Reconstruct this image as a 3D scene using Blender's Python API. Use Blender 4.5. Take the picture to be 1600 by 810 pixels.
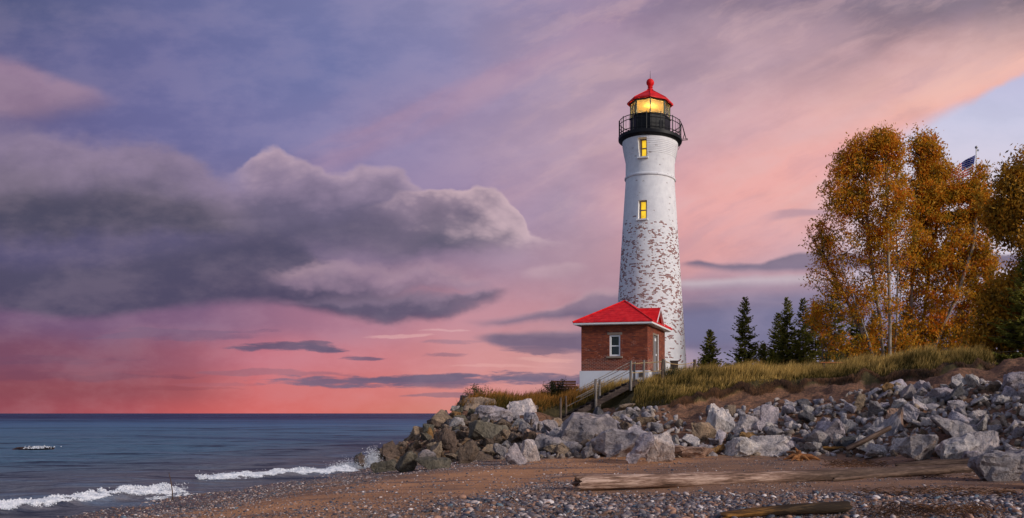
import bpy, bmesh, math, random
import numpy as np
from mathutils import Vector, Matrix, Euler, noise as mnoise

for o in list(bpy.data.objects):
    bpy.data.objects.remove(o)
SC = bpy.context.scene
COL = SC.collection
R = math.radians
FPX, UC, VH, CAMZ = 1300.0, 1080.0, 646.0, 2.2     # focal length in photo pixels, principal column, horizon row, eye height

# ------------------------------------------------------------------ camera
cam = bpy.data.cameras.new('camera')
cam.sensor_width = 36.0
cam.lens = 36.0 * FPX / 1600.0
cam.shift_x = (800.0 - UC) / 1600.0
cam.shift_y = (VH - 405.0) / 1600.0
cam.clip_start, cam.clip_end = 0.1, 40000.0
camo = bpy.data.objects.new('camera', cam)
camo.location = (0, 0, CAMZ)
camo.rotation_euler = (R(90), 0, 0)
COL.objects.link(camo)
SC.camera = camo

# ------------------------------------------------------------------ exposure
SC.view_settings.view_transform = 'Standard'
SC.view_settings.look = 'None'
SC.view_settings.exposure = 0.0
SC.view_settings.gamma = 1.0
SC.view_settings.use_curve_mapping = False
SC.render.engine = 'CYCLES'
SC.cycles.use_denoising = True
SC.cycles.max_bounces = 6
SC.cycles.transparent_max_bounces = 12

# ------------------------------------------------------------------ sun (soft, low, from the right and behind the camera)
SUN_TO = Vector((0.86, -0.42, 0.36)).normalized()
sun = bpy.data.lights.new('sun', 'SUN')
sun.energy = 2.3
sun.angle = R(6)
sun.color = (1.0, 0.91, 0.83)
suno = bpy.data.objects.new('sun', sun)
suno.rotation_euler = SUN_TO.to_track_quat('Z', 'Y').to_euler()
suno.location = (60, -40, 40)
COL.objects.link(suno)


def lin(c):
    return tuple(((x / 255.0) / 12.92) if x / 255.0 <= 0.04045 else (((x / 255.0) + 0.055) / 1.055) ** 2.4 for x in c[:3]) + (1.0,)


class G:
    """short hand for building node graphs"""
    def __init__(self, nt):
        self.nt = nt

    def n(self, t, **kw):
        nd = self.nt.nodes.new(t)
        for k, v in kw.items():
            setattr(nd, k, v)
        return nd

    def put(self, sock, v):
        if isinstance(v, bpy.types.NodeSocket):
            self.nt.links.new(v, sock)
        elif v is not None:
            sock.default_value = v

    def m(self, op, a, b=None, c=None, clamp=False):
        nd = self.n('ShaderNodeMath', operation=op, use_clamp=clamp)
        self.put(nd.inputs[0], a)
        if b is not None: self.put(nd.inputs[1], b)
        if c is not None: self.put(nd.inputs[2], c)
        return nd.outputs[0]

    def add(self, a, b): return self.m('ADD', a, b)
    def sub(self, a, b): return self.m('SUBTRACT', a, b)
    def mul(self, a, b): return self.m('MULTIPLY', a, b)
    def div(self, a, b): return self.m('DIVIDE', a, b)

    def ss(self, x, a, b, lo=0.0, hi=1.0):
        """smooth step: lo at a, hi at b"""
        nd = self.n('ShaderNodeMapRange', interpolation_type='SMOOTHSTEP')
        self.put(nd.inputs[0], x)
        if isinstance(a, (int, float)) and isinstance(b, (int, float)) and a > b:
            a, b, lo, hi = b, a, hi, lo
        for i, v in enumerate((a, b, lo, hi)):
            self.put(nd.inputs[1 + i], v)
        return nd.outputs[0]

    def mix(self, f, a, b, blend='MIX'):
        nd = self.n('ShaderNodeMix', data_type='RGBA', blend_type=blend)
        self.put(nd.inputs[0], f); self.put(nd.inputs[6], a); self.put(nd.inputs[7], b)
        return nd.outputs[2]

    def ramp(self, f, stops, interp='LINEAR'):
        nd = self.n('ShaderNodeValToRGB')
        cr = nd.color_ramp
        cr.interpolation = interp
        while len(cr.elements) < len(stops):
            cr.elements.new(0.5)
        for e, (p, c) in zip(cr.elements, sorted(stops, key=lambda s: s[0])):
            e.position = p
            e.color = c if len(c) == 4 else tuple(c) + (1.0,)
        self.put(nd.inputs[0], f)
        return nd.outputs[0]

    def curve(self, x, pts, lo, hi, vlo, vhi):
        """piecewise linear function of x through pts"""
        nd = self.n('ShaderNodeFloatCurve')
        mp = nd.mapping
        mp.extend = 'HORIZONTAL'
        cv = mp.curves[0]
        q = [((a - lo) / (hi - lo), (b - vlo) / (vhi - vlo)) for a, b in pts]
        while len(cv.points) < len(q):
            cv.points.new(0.5, 0.5)
        for p, (a, b) in zip(cv.points, q):
            p.location = (a, b)
            p.handle_type = 'AUTO_CLAMPED'
        mp.update()
        self.put(nd.inputs['Value'], self.m('MULTIPLY_ADD', x, 1.0 / (hi - lo), -lo / (hi - lo)))
        return self.m('MULTIPLY_ADD', nd.outputs[0], vhi - vlo, vlo)

    def vec(self, x, y, z=0.0):
        nd = self.n('ShaderNodeCombineXYZ')
        for i, v in enumerate((x, y, z)):
            self.put(nd.inputs[i], v)
        return nd.outputs[0]

    def noise(self, vec, scale=1.0, detail=4.0, rough=0.5, dist=0.0, out=0, dim='3D'):
        nd = self.n('ShaderNodeTexNoise', noise_dimensions=dim)
        nd.inputs['Scale'].default_value = scale
        nd.inputs['Detail'].default_value = detail
        nd.inputs['Roughness'].default_value = rough
        nd.inputs['Distortion'].default_value = dist
        if vec is not None:
            self.put(nd.inputs['Vector'], vec)
        return nd.outputs[out]

    def sep(self, v):
        nd = self.n('ShaderNodeSeparateXYZ')
        self.put(nd.inputs[0], v)
        return nd.outputs

# ------------------------------------------------------------------ sky (world): dusk clouds as a function of direction
def build_sky():
    w = bpy.data.worlds.new('World')
    SC.world = w
    w.use_nodes = True
    nt = w.node_tree
    nt.nodes.clear()
    g = G(nt)
    d = g.n('ShaderNodeTexCoord').outputs['Generated']
    dx, dy, dz = g.sep(d)
    # azimuth / elevation, expressed as tangents so that cloud tops and bases are straight lines on the sky
    az = g.m('MAXIMUM', g.m('MINIMUM', g.m('ARCTAN2', dx, dy), 1.05), -1.05)
    hyp = g.m('SQRT', g.add(g.mul(dx, dx), g.add(g.mul(dy, dy), 1e-6)))
    U = g.m('MULTIPLY_ADD', g.m('TANGENT', az), FPX, UC)
    V = g.m('MULTIPLY_ADD', g.div(g.div(dz, hyp), g.m('COSINE', az)), -FPX, VH)
    V = g.m('MAXIMUM', V, -900.0)
    # turbulence
    P = g.vec(g.div(U, 300.0), g.div(V, 200.0))
    n1 = g.n('ShaderNodeSeparateColor')
    nt.links.new(g.noise(P, 1.0, 8.0, 0.56, 0.0, 1, '2D'), n1.inputs[0])
    wx, wy, wz = n1.outputs
    P2 = g.vec(g.div(U, 150.0), g.div(V, 70.0), 3.7)
    n2 = g.n('ShaderNodeSeparateColor')
    nt.links.new(g.noise(P2, 1.0, 7.0, 0.6, 0.0, 1, '2D'), n2.inputs[0])
    fx, fy, fz = n2.outputs
    # billows: rounded cells for the cauliflower edges
    vor = g.n('ShaderNodeTexVoronoi', feature='F1', voronoi_dimensions='2D')
    vor.inputs['Scale'].default_value = 1.0
    vor.inputs['Detail'].default_value = 3.0
    vor.inputs['Roughness'].default_value = 0.55
    g.put(vor.inputs['Vector'], g.vec(g.div(g.m('MULTIPLY_ADD', wx, 60.0, U), 75.0), g.div(g.m('MULTIPLY_ADD', wy, 50.0, V), 48.0)))
    bil = vor.outputs['Distance']

    def warp(ax, ay, bx=0.0, by=0.0):
        u = g.m('MULTIPLY_ADD', g.sub(wx, 0.5), ax, U)
        v = g.m('MULTIPLY_ADD', g.sub(wy, 0.5), ay, V)
        if bx: u = g.m('MULTIPLY_ADD', g.sub(fx, 0.5), bx, u)
        if by: v = g.m('MULTIPLY_ADD', g.sub(fy, 0.5), by, v)
        return u, v

    # --- base gradient: rows of colours along the horizon, blended upward
    rows = [
        (0,   [(-200, (74, 78, 116)), (0, (84, 90, 130)), (250, (102, 106, 152)), (500, (116, 120, 166)), (700, (140, 136, 174)), (900, (148, 132, 164)), (1150, (140, 122, 142)), (1400, (130, 116, 132)), (1600, (120, 110, 126)), (1800, (120, 112, 130))]),
        (100, [(0, (92, 94, 138)), (250, (104, 106, 154)), (500, (112, 118, 166)), (700, (134, 132, 174)), (900, (170, 148, 170)), (1150, (194, 162, 172)), (1400, (212, 168, 170)), (1600, (206, 170, 170))]),
        (200, [(0, (98, 94, 138)), (250, (106, 106, 154)), (500, (124, 124, 170)), (700, (150, 136, 172)), (900, (180, 154, 174)), (1150, (212, 168, 174)), (1400, (236, 184, 180)), (1600, (215, 190, 200))]),
        (300, [(0, (100, 92, 130)), (300, (112, 108, 150)), (600, (140, 126, 164)), (800, (158, 138, 170)), (900, (168, 146, 170)), (1080, (222, 166, 170)), (1250, (236, 182, 176)), (1450, (214, 192, 204)), (1600, (206, 200, 222))]),
        (400, [(0, (86, 82, 116)), (300, (96, 90, 122)), (600, (130, 112, 140)), (800, (164, 138, 160)), (900, (178, 146, 162)), (1080, (206, 156, 164)), (1250, (206, 168, 176)), (1400, (190, 180, 200)), (1600, (214, 212, 228))]),
        (500, [(0, (112, 84, 116)), (300, (132, 98, 128)), (500, (170, 118, 140)), (700, (196, 138, 150)), (850, (190, 140, 150)), (1000, (150, 126, 146)), (1150, (120, 118, 148)), (1300, (116, 116, 148)), (1600, (170, 170, 195))]),
        (560, [(0, (122, 76, 98)), (200, (136, 82, 102)), (300, (160, 94, 110)), (400, (196, 116, 130)), (600, (208, 128, 134)), (850, (214, 154, 152)), (1000, (180, 150, 160)), (1150, (138, 134, 164)), (1600, (150, 150, 175))]),
        (610, [(0, (140, 74, 84)), (200, (150, 78, 87)), (300, (168, 88, 93)), (400, (206, 106, 106)), (600, (214, 122, 118)), (800, (214, 142, 136)), (1000, (200, 160, 160)), (1200, (160, 150, 172)), (1600, (170, 165, 185))]),
        (646, [(0, (148, 74, 84)), (200, (172, 82, 88)), (300, (196, 93, 92)), (400, (213, 106, 102)), (500, (214, 108, 100)), (650, (210, 122, 108)), (900, (206, 150, 140)), (1200, (180, 165, 180)), (1600, (185, 175, 190))]),
    ]
    Ub, Vb = warp(160, 60)
    fu = g.m('MULTIPLY_ADD', Ub, 1 / 2000.0, 200 / 2000.0)
    Uh, _ = warp(40, 0)
    fu_low = g.m('MULTIPLY_ADD', Uh, 1 / 2000.0, 200 / 2000.0)
    col = None
    for i, (v, st) in enumerate(rows):
        c = g.ramp(fu if v < 540 else fu_low, [((u + 200) / 2000.0, lin(k)) for u, k in st], 'EASE' if False else 'LINEAR')
        if col is None:
            col = c
        else:
            Vuse = Vb if v < 600 else V
            col = g.mix(g.ss(Vuse, float(rows[i - 1][0]), float(v)), col, c)

    # --- long slanted streaks, upper right
    ang = R(-24)
    ru = g.add(g.mul(U, math.cos(ang)), g.mul(V, math.sin(ang)))
    rv = g.sub(g.mul(V, math.cos(ang)), g.mul(U, math.sin(ang)))
    sn = g.noise(g.vec(g.div(g.m('MULTIPLY_ADD', wx, 120.0, ru), 420.0), g.div(g.m('MULTIPLY_ADD', wy, 60.0, rv), 62.0), 1.3), 1.0, 5.0, 0.55, 0.0, 0, '2D')
    sn2 = g.noise(g.vec(g.div(g.m('MULTIPLY_ADD', fx, 90.0, ru), 150.0), g.div(g.m('MULTIPLY_ADD', fy, 30.0, rv), 44.0), 7.3), 1.0, 5.0, 0.6, 0.0, 0, '2D')
    # rv of a point: v*cos+u*sin ; main pink ray runs (1060,370)->(1600,110)
    def rvof(u, v): return v * math.cos(ang) - u * math.sin(ang)
    def band(u, v, hw, u0, u1, u2, u3, colr, amt, lo=0.35, hi=0.65, src=None):
        c0 = rvof(u, v)
        t = g.div(g.sub(rv, c0), hw)
        k = g.m('POWER', 2.718, g.mul(g.mul(t, t), -1.0))
        if u0 is not None: k = g.mul(k, g.ss(U, u0, u1))
        if u2 is not None: k = g.mul(k, g.ss(U, u2, u3, 1.0, 0.0))
        return g.mul(g.mul(k, g.ss(src or sn, lo, hi, 0.25, 1.0)), amt), colr
    for args in [
        (1300, 235, 75, 900, 1250, None, None, (240, 174, 168), 0.75),
        (1560, 118, 34, 1300, 1520, None, None, (248, 200, 180), 0.8),
        (1200, 330, 55, 960, 1150, None, None, (240, 170, 164), 0.7),
        (1450, 110, 38, 1150, 1450, None, None, (232, 196, 184), 0.45),
        (1450, 20, 45, 1150, 1400, None, None, (112, 104, 122), 0.6),
        (1100, 90, 60, 850, 1050, None, None, (158, 134, 154), 0.5),
        (640, 170, 46, 380, 600, 900, 1100, (182, 142, 164), 0.36),
        (560, 225, 30, 380, 520, 760, 900, (176, 140, 162), 0.3),
        (880, 260, 40, 640, 800, 960, 1010, (196, 158, 170), 0.4),
    ]:
        k, c = band(*args)
        col = g.mix(k, col, lin(c))
    k2 = g.mul(g.ss(sn2, 0.45, 0.72), g.mul(g.ss(U, 650.0, 1000.0), g.ss(V, 420.0, 300.0)))
    col = g.mix(g.mul(k2, 0.28), col, lin((222, 184, 184)))
    k3 = g.mul(g.ss(sn2, 0.5, 0.25), g.ss(U, 650.0, 1000.0))
    col = g.mix(g.mul(k3, 0.16), col, lin((140, 122, 148)))

    # --- clear wedge at the right
    Uw, Vw = warp(90, 34, 10, 9)
    wedge = g.curve(Uw, [(1200, 300), (1300, 240), (1380, 200), (1440, 176), (1485, 163), (1516, 156), (1548, 145), (1568, 137), (1600, 122), (1640, 100), (1750, 20)], 1200, 1750, 0, 400)
    kw = g.mul(g.ss(g.sub(Vw, wedge), -3.0, g.ss(U, 1380.0, 1580.0, 46.0, 9.0)), g.ss(U, 1260.0, 1430.0))
    kw = g.mul(kw, g.ss(V, 520.0, 330.0, 0.35, 1.0))
    clear = g.ramp(g.div(V, 646.0), [(0.1, lin((176, 178, 216))), (0.3, lin((204, 204, 228))), (0.5, lin((226, 214, 224))), (0.75, lin((214, 206, 222))), (1.0, lin((190, 186, 208)))])
    col = g.mix(kw, col, clear)

    # --- cloud banks, far to near
    def bank(T, B, stops, st, sb, op=1.0, lit=None, fade=None, wp=(90, 46, 14, 8), bill=0.0, gain=0.5, tall=None):
        u, v = warp(*wp)
        if bill:
            v = g.m('MULTIPLY_ADD', g.sub(bil, 0.45), bill, v)
        tc = g.curve(u, T, -200, 1700, 0, 700)
        bc = g.curve(u, B, -200, 1700, 0, 700)
        m = g.mul(g.ss(g.sub(v, tc), 0.0, st), g.ss(g.sub(v, bc), -sb, 0.0, 1.0, 0.0))
        if fade:
            a, b, c, e = fade
            if a is not None: m = g.mul(m, g.ss(u, a, b))
            if c is not None: m = g.mul(m, g.ss(u, c, e, 1.0, 0.0))
        t = g.div(g.sub(v, tc), g.m('MAXIMUM', g.sub(bc, tc), 12.0))
        t = g.add(t, g.add(g.mul(g.sub(wz, 0.5), gain), g.add(g.mul(g.sub(fz, 0.5), gain * 0.22), g.mul(g.sub(bil, 0.45), gain * 0.22))))
        c = g.ramp(t, [(p, lin(k)) for p, k in stops])
        if lit:
            f = g.mul(g.ss(g.add(u, g.add(g.mul(g.sub(wz, 0.5), 160.0), g.add(g.mul(g.sub(bil, 0.45), -90.0), g.mul(g.sub(t, 0.4), -120.0)))), lit[0], lit[1]), lit[3])
            c = g.mix(f, c, lin(lit[2]))
        return g.mul(m, op), c

    banks = [
        # pink patch, top left
        dict(T=[(-200, 60), (0, 76), (60, 92), (110, 120), (160, 142), (200, 156), (300, 165)], B=[(-200, 240), (0, 225), (100, 205), (180, 190), (220, 170), (300, 166)],
             stops=[(0, (124, 110, 146)), (0.35, (150, 124, 150)), (0.7, (142, 118, 142)), (1, (112, 102, 136))], st=26, sb=60, op=0.9, wp=(80, 50, 20, 12), gain=0.7),
        # lavender shoulder
        dict(T=[(-200, 190), (0, 192), (60, 196), (110, 214), (200, 214), (260, 224), (310, 248), (340, 268), (400, 290), (520, 330)], B=[(-200, 420), (0, 415), (300, 420), (520, 400)],
             stops=[(0, (138, 124, 154)), (0.22, (136, 121, 148)), (0.42, (118, 107, 130)), (0.62, (88, 84, 103)), (0.75, (74, 73, 94)), (1, (84, 80, 106))], st=34, sb=60, op=0.95, fade=(None, None, 440, 600), wp=(90, 44, 18, 10), bill=16, gain=0.26),
        # middle tower with pale crest
        dict(T=[(300, 300), (370, 268), (400, 240), (418, 232), (450, 242), (490, 254), (520, 268), (560, 262), (610, 258), (640, 276), (680, 300), (760, 320)], B=[(300, 400), (500, 420), (760, 400)],
             stops=[(0, (190, 166, 182)), (0.12, (172, 150, 170)), (0.32, (142, 126, 152)), (0.6, (108, 100, 126)), (1, (86, 82, 106))], st=12, sb=50, op=1.0, fade=(340, 405, 680, 760), wp=(30, 20, 12, 8), bill=14, gain=0.5),
        # dark flat base left
        dict(T=[(-200, 290), (0, 290), (150, 284), (260, 296), (360, 300), (500, 330)], B=[(-200, 345), (0, 350), (100, 352), (200, 356), (280, 358), (340, 350), (500, 345)],
             stops=[(0, (96, 90, 112)), (0.4, (76, 74, 94)), (1, (72, 72, 94))], st=46, sb=9, op=0.8, fade=(None, None, 300, 460), wp=(60, 16, 16, 5), gain=0.3),
        # big right head, lit from the right
        dict(T=[(440, 356), (520, 344), (590, 322), (640, 302), (690, 296), (745, 294), (780, 301), (800, 312), (814, 330), (822, 350), (836, 368), (880, 382), (940, 392)], B=[(440, 452), (600, 446), (700, 430), (800, 416), (880, 402), (940, 396)],
             stops=[(0, (216, 186, 190)), (0.08, (190, 164, 176)), (0.22, (146, 128, 148)), (0.5, (116, 105, 126)), (0.8, (98, 93, 114)), (1, (104, 96, 120))], st=8, sb=50, op=1.0, lit=(640, 830, (206, 178, 186), 0.85), fade=(540, 690, 870, 930), wp=(26, 18, 10, 8), bill=14, gain=0.45),
        # lower bank
        dict(T=[(-200, 392), (0, 392), (150, 388), (260, 376), (340, 362), (430, 350), (520, 396), (600, 430), (680, 446), (760, 452), (860, 460)], B=[(-200, 500), (0, 498), (130, 506), (250, 490), (400, 482), (520, 496), (600, 508), (680, 508), (760, 484), (860, 470)],
             stops=[(0, (90, 85, 114)), (0.3, (80, 77, 102)), (0.85, (76, 72, 98)), (1, (88, 78, 104))], st=40, sb=22, op=0.96, fade=(None, None, 660, 800), wp=(80, 30, 22, 12), gain=0.45),
        # pale folds between the head and the foot
        dict(T=[(380, 430), (450, 418), (540, 410), (640, 420), (720, 430), (790, 446)], B=[(380, 462), (480, 470), (600, 474), (720, 466), (790, 456)],
             stops=[(0, (134, 114, 138)), (0.3, (172, 144, 160)), (0.7, (150, 126, 148)), (1, (120, 104, 128))], st=18, sb=18, op=0.75, fade=(400, 470, 740, 800), wp=(70, 30, 24, 12), bill=14, gain=1.0),
        # ragged foot of the bank
        dict(T=[(340, 470), (480, 466), (560, 462), (640, 462), (700, 458), (760, 448), (800, 456)], B=[(340, 486), (480, 490), (560, 508), (620, 516), (680, 514), (730, 500), (780, 484), (800, 470)],
             stops=[(0, (176, 148, 162)), (0.22, (140, 120, 142)), (0.5, (100, 90, 114)), (0.8, (98, 86, 112)), (1, (150, 116, 134))], st=16, sb=24, op=0.92, fade=(360, 460, 750, 810), wp=(50, 26, 22, 12), bill=12, gain=0.6),
        # lit scraps right of the bank
        dict(T=[(780, 430), (830, 416), (880, 410), (930, 416)], B=[(780, 440), (850, 446), (930, 440)],
             stops=[(0, (206, 176, 184)), (1, (176, 146, 162))], st=10, sb=20, op=0.5, fade=(800, 840, 900, 930), wp=(40, 34, 20, 14), gain=0.6),
        # scud by the lighthouse
        dict(T=[(700, 500), (760, 496), (830, 486), (890, 466), (930, 452), (980, 452), (1060, 470)], B=[(700, 506), (760, 516), (830, 510), (900, 506), (1060, 510)],
             stops=[(0, (196, 162, 170)), (0.25, (140, 120, 140)), (0.6, (118, 104, 128)), (1, (150, 124, 142))], st=12, sb=14, op=0.95, fade=(700, 790, None, None), wp=(70, 30, 26, 12), gain=0.5),
        dict(T=[(730, 520), (790, 516), (860, 514), (960, 510)], B=[(730, 530), (800, 548), (960, 552)],
             stops=[(0, (150, 126, 142)), (0.4, (112, 98, 122)), (1, (120, 104, 128))], st=10, sb=10, op=0.95, fade=(730, 780, None, None), wp=(60, 20, 24, 10), gain=0.4),
        # grey roll right of the tower and the blue grey below it
        dict(T=[(1000, 470), (1070, 466), (1200, 452), (1300, 440), (1500, 470)], B=[(1000, 566), (1200, 566), (1500, 560)],
             stops=[(0, (136, 126, 152)), (0.3, (120, 118, 150)), (1, (122, 120, 152))], st=40, sb=40, op=0.95, fade=(960, 1060, 1420, 1540), wp=(60, 22, 12, 6), gain=0.2),
        dict(T=[(1030, 436), (1100, 436), (1180, 430), (1260, 426), (1330, 430)], B=[(1030, 456), (1100, 462), (1180, 458), (1260, 452), (1330, 450)],
             stops=[(0, (204, 190, 196)), (0.5, (196, 180, 190)), (1, (160, 146, 166))], st=12, sb=16, op=0.85, fade=(1030, 1080, 1260, 1330), wp=(60, 22, 20, 10), gain=0.5),
        dict(T=[(1040, 414), (1090, 406), (1130, 412), (1180, 412), (1215, 398), (1260, 392), (1330, 392)], B=[(1040, 418), (1100, 428), (1180, 434), (1260, 430), (1330, 428)],
             stops=[(0, (150, 132, 148)), (0.3, (120, 110, 132)), (1, (126, 114, 138))], st=8, sb=14, op=0.95, fade=(1046, 1090, None, None), wp=(50, 22, 18, 10), gain=0.4),
        dict(T=[(1180, 350), (1230, 326), (1290, 326), (1360, 330)], B=[(1180, 356), (1240, 346), (1300, 342), (1360, 344)],
             stops=[(0, (168, 142, 160)), (1, (176, 146, 162))], st=6, sb=8, op=0.6, fade=(1190, 1230, None, None), wp=(50, 26, 20, 10), gain=0.4),
    ]
    for b in banks:
        k, c = bank(**b)
        col = g.mix(k, col, c)

    # --- thin streaks above the horizon
    us, vs = warp(80, 20, 30, 12)
    wisp = g.noise(g.vec(g.div(g.m('MULTIPLY_ADD', fx, 50.0, U), 95.0), g.div(g.m('MULTIPLY_ADD', wy, 20.0, V), 13.0)), 1.0, 5.0, 0.6, 0.0, 0, '2D')
    def streak(u0, u1, v, hh, colr, op):
        cx, hw = (u0 + u1) / 2.0, (u1 - u0) / 2.0
        tu = g.div(g.sub(us, cx), hw)
        tu2 = g.mul(tu, tu)
        tv = g.m('ABSOLUTE', g.div(g.sub(vs, v + hh * 0.25), hh))
        dn = g.sub(g.m('MULTIPLY_ADD', g.sub(wisp, 0.5), 3.6, 1.0), g.m('MULTIPLY_ADD', tu2, 0.95, g.mul(tv, tv)))
        return g.mul(g.ss(dn, -0.05, 0.85), op), lin(colr)
    for s in [
        (120, 420, 520, 11, (110, 88, 118), 0.5),
        (340, 535, 541, 8, (104, 86, 112), 0.95),
        (440, 520, 537, 8, (98, 84, 110), 0.8),
        (525, 596, 554, 5, (116, 92, 116), 0.9),
        (640, 740, 553, 4, (150, 112, 128), 0.7),
        (760, 905, 545, 7, (120, 102, 124), 0.8),
        (290, 560, 581, 6, (150, 100, 116), 0.6),
        (380, 920, 592, 12, (116, 96, 120), 0.95),
        (560, 780, 587, 8, (108, 94, 118), 0.8),
        (740, 980, 588, 11, (110, 98, 122), 0.9),
        (240, 420, 600, 4, (166, 96, 108), 0.5),
        (-120, 300, 585, 10, (118, 70, 90), 0.5),
        (-100, 200, 562, 8, (112, 74, 98), 0.45),
        (60, 360, 607, 4, (146, 76, 86), 0.45),
        (600, 760, 603, 5, (140, 106, 122), 0.7),
        (640, 760, 617, 5, (150, 110, 122), 0.8),
        (690, 900, 570, 3, (230, 172, 166), 0.4),
        (560, 700, 523, 3, (232, 182, 178), 0.45),
        (640, 740, 517, 2, (226, 180, 180), 0.45),
        (640, 760, 533, 5, (150, 118, 136), 0.6),
        (800, 900, 560, 4, (226, 170, 164), 0.6),
    ]:
        k, c = streak(*s)
        col = g.mix(k, col, c)
    # faint overall cloud grain
    col = g.mix(g.mul(g.ss(fz, 0.35, 0.7), 0.10), col, lin((206, 180, 196)))
    col = g.mix(g.mul(g.ss(fz, 0.6, 0.3), 0.08), col, lin((90, 84, 112)))

    # --- the rest of the sky (behind and overhead): open evening sky
    ni = g.n('ShaderNodeTexSky', sky_type='NISHITA', sun_disc=False)
    ni.sun_elevation = math.asin(SUN_TO.z)
    ni.sun_rotation = math.atan2(SUN_TO.x, SUN_TO.y)
    nis = g.n('ShaderNodeVectorMath', operation='SCALE')
    nt.links.new(ni.outputs[0], nis.inputs[0])
    nis.inputs['Scale'].default_value = 0.10
    back = g.ss(dy, 0.25, -0.35)
    amb = g.mix(0.7, lin((192, 198, 236)), nis.outputs[0])
    col = g.mix(back, col, amb)
    bg = g.n('ShaderNodeBackground')
    g.put(bg.inputs[0], col)
    bg.inputs[1].default_value = 1.0
    out = g.n('ShaderNodeOutputWorld')
    nt.links.new(bg.outputs[0], out.inputs[0])

build_sky()

# ------------------------------------------------------------------ object helpers
def tag(o, label=None, cat=None, group=None, kind=None):
    if label: o['label'] = label
    if cat: o['category'] = cat
    if group: o['group'] = group
    if kind: o['kind'] = kind
    return o


def thing(name, label, cat, loc=(0, 0, 0), rz=0.0, group=None):
    o = bpy.data.objects.new(name, None)
    o.empty_display_size = 0.3
    o.location = loc
    o.rotation_euler = (0, 0, rz)
    COL.objects.link(o)
    return tag(o, label, cat, group)


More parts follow.
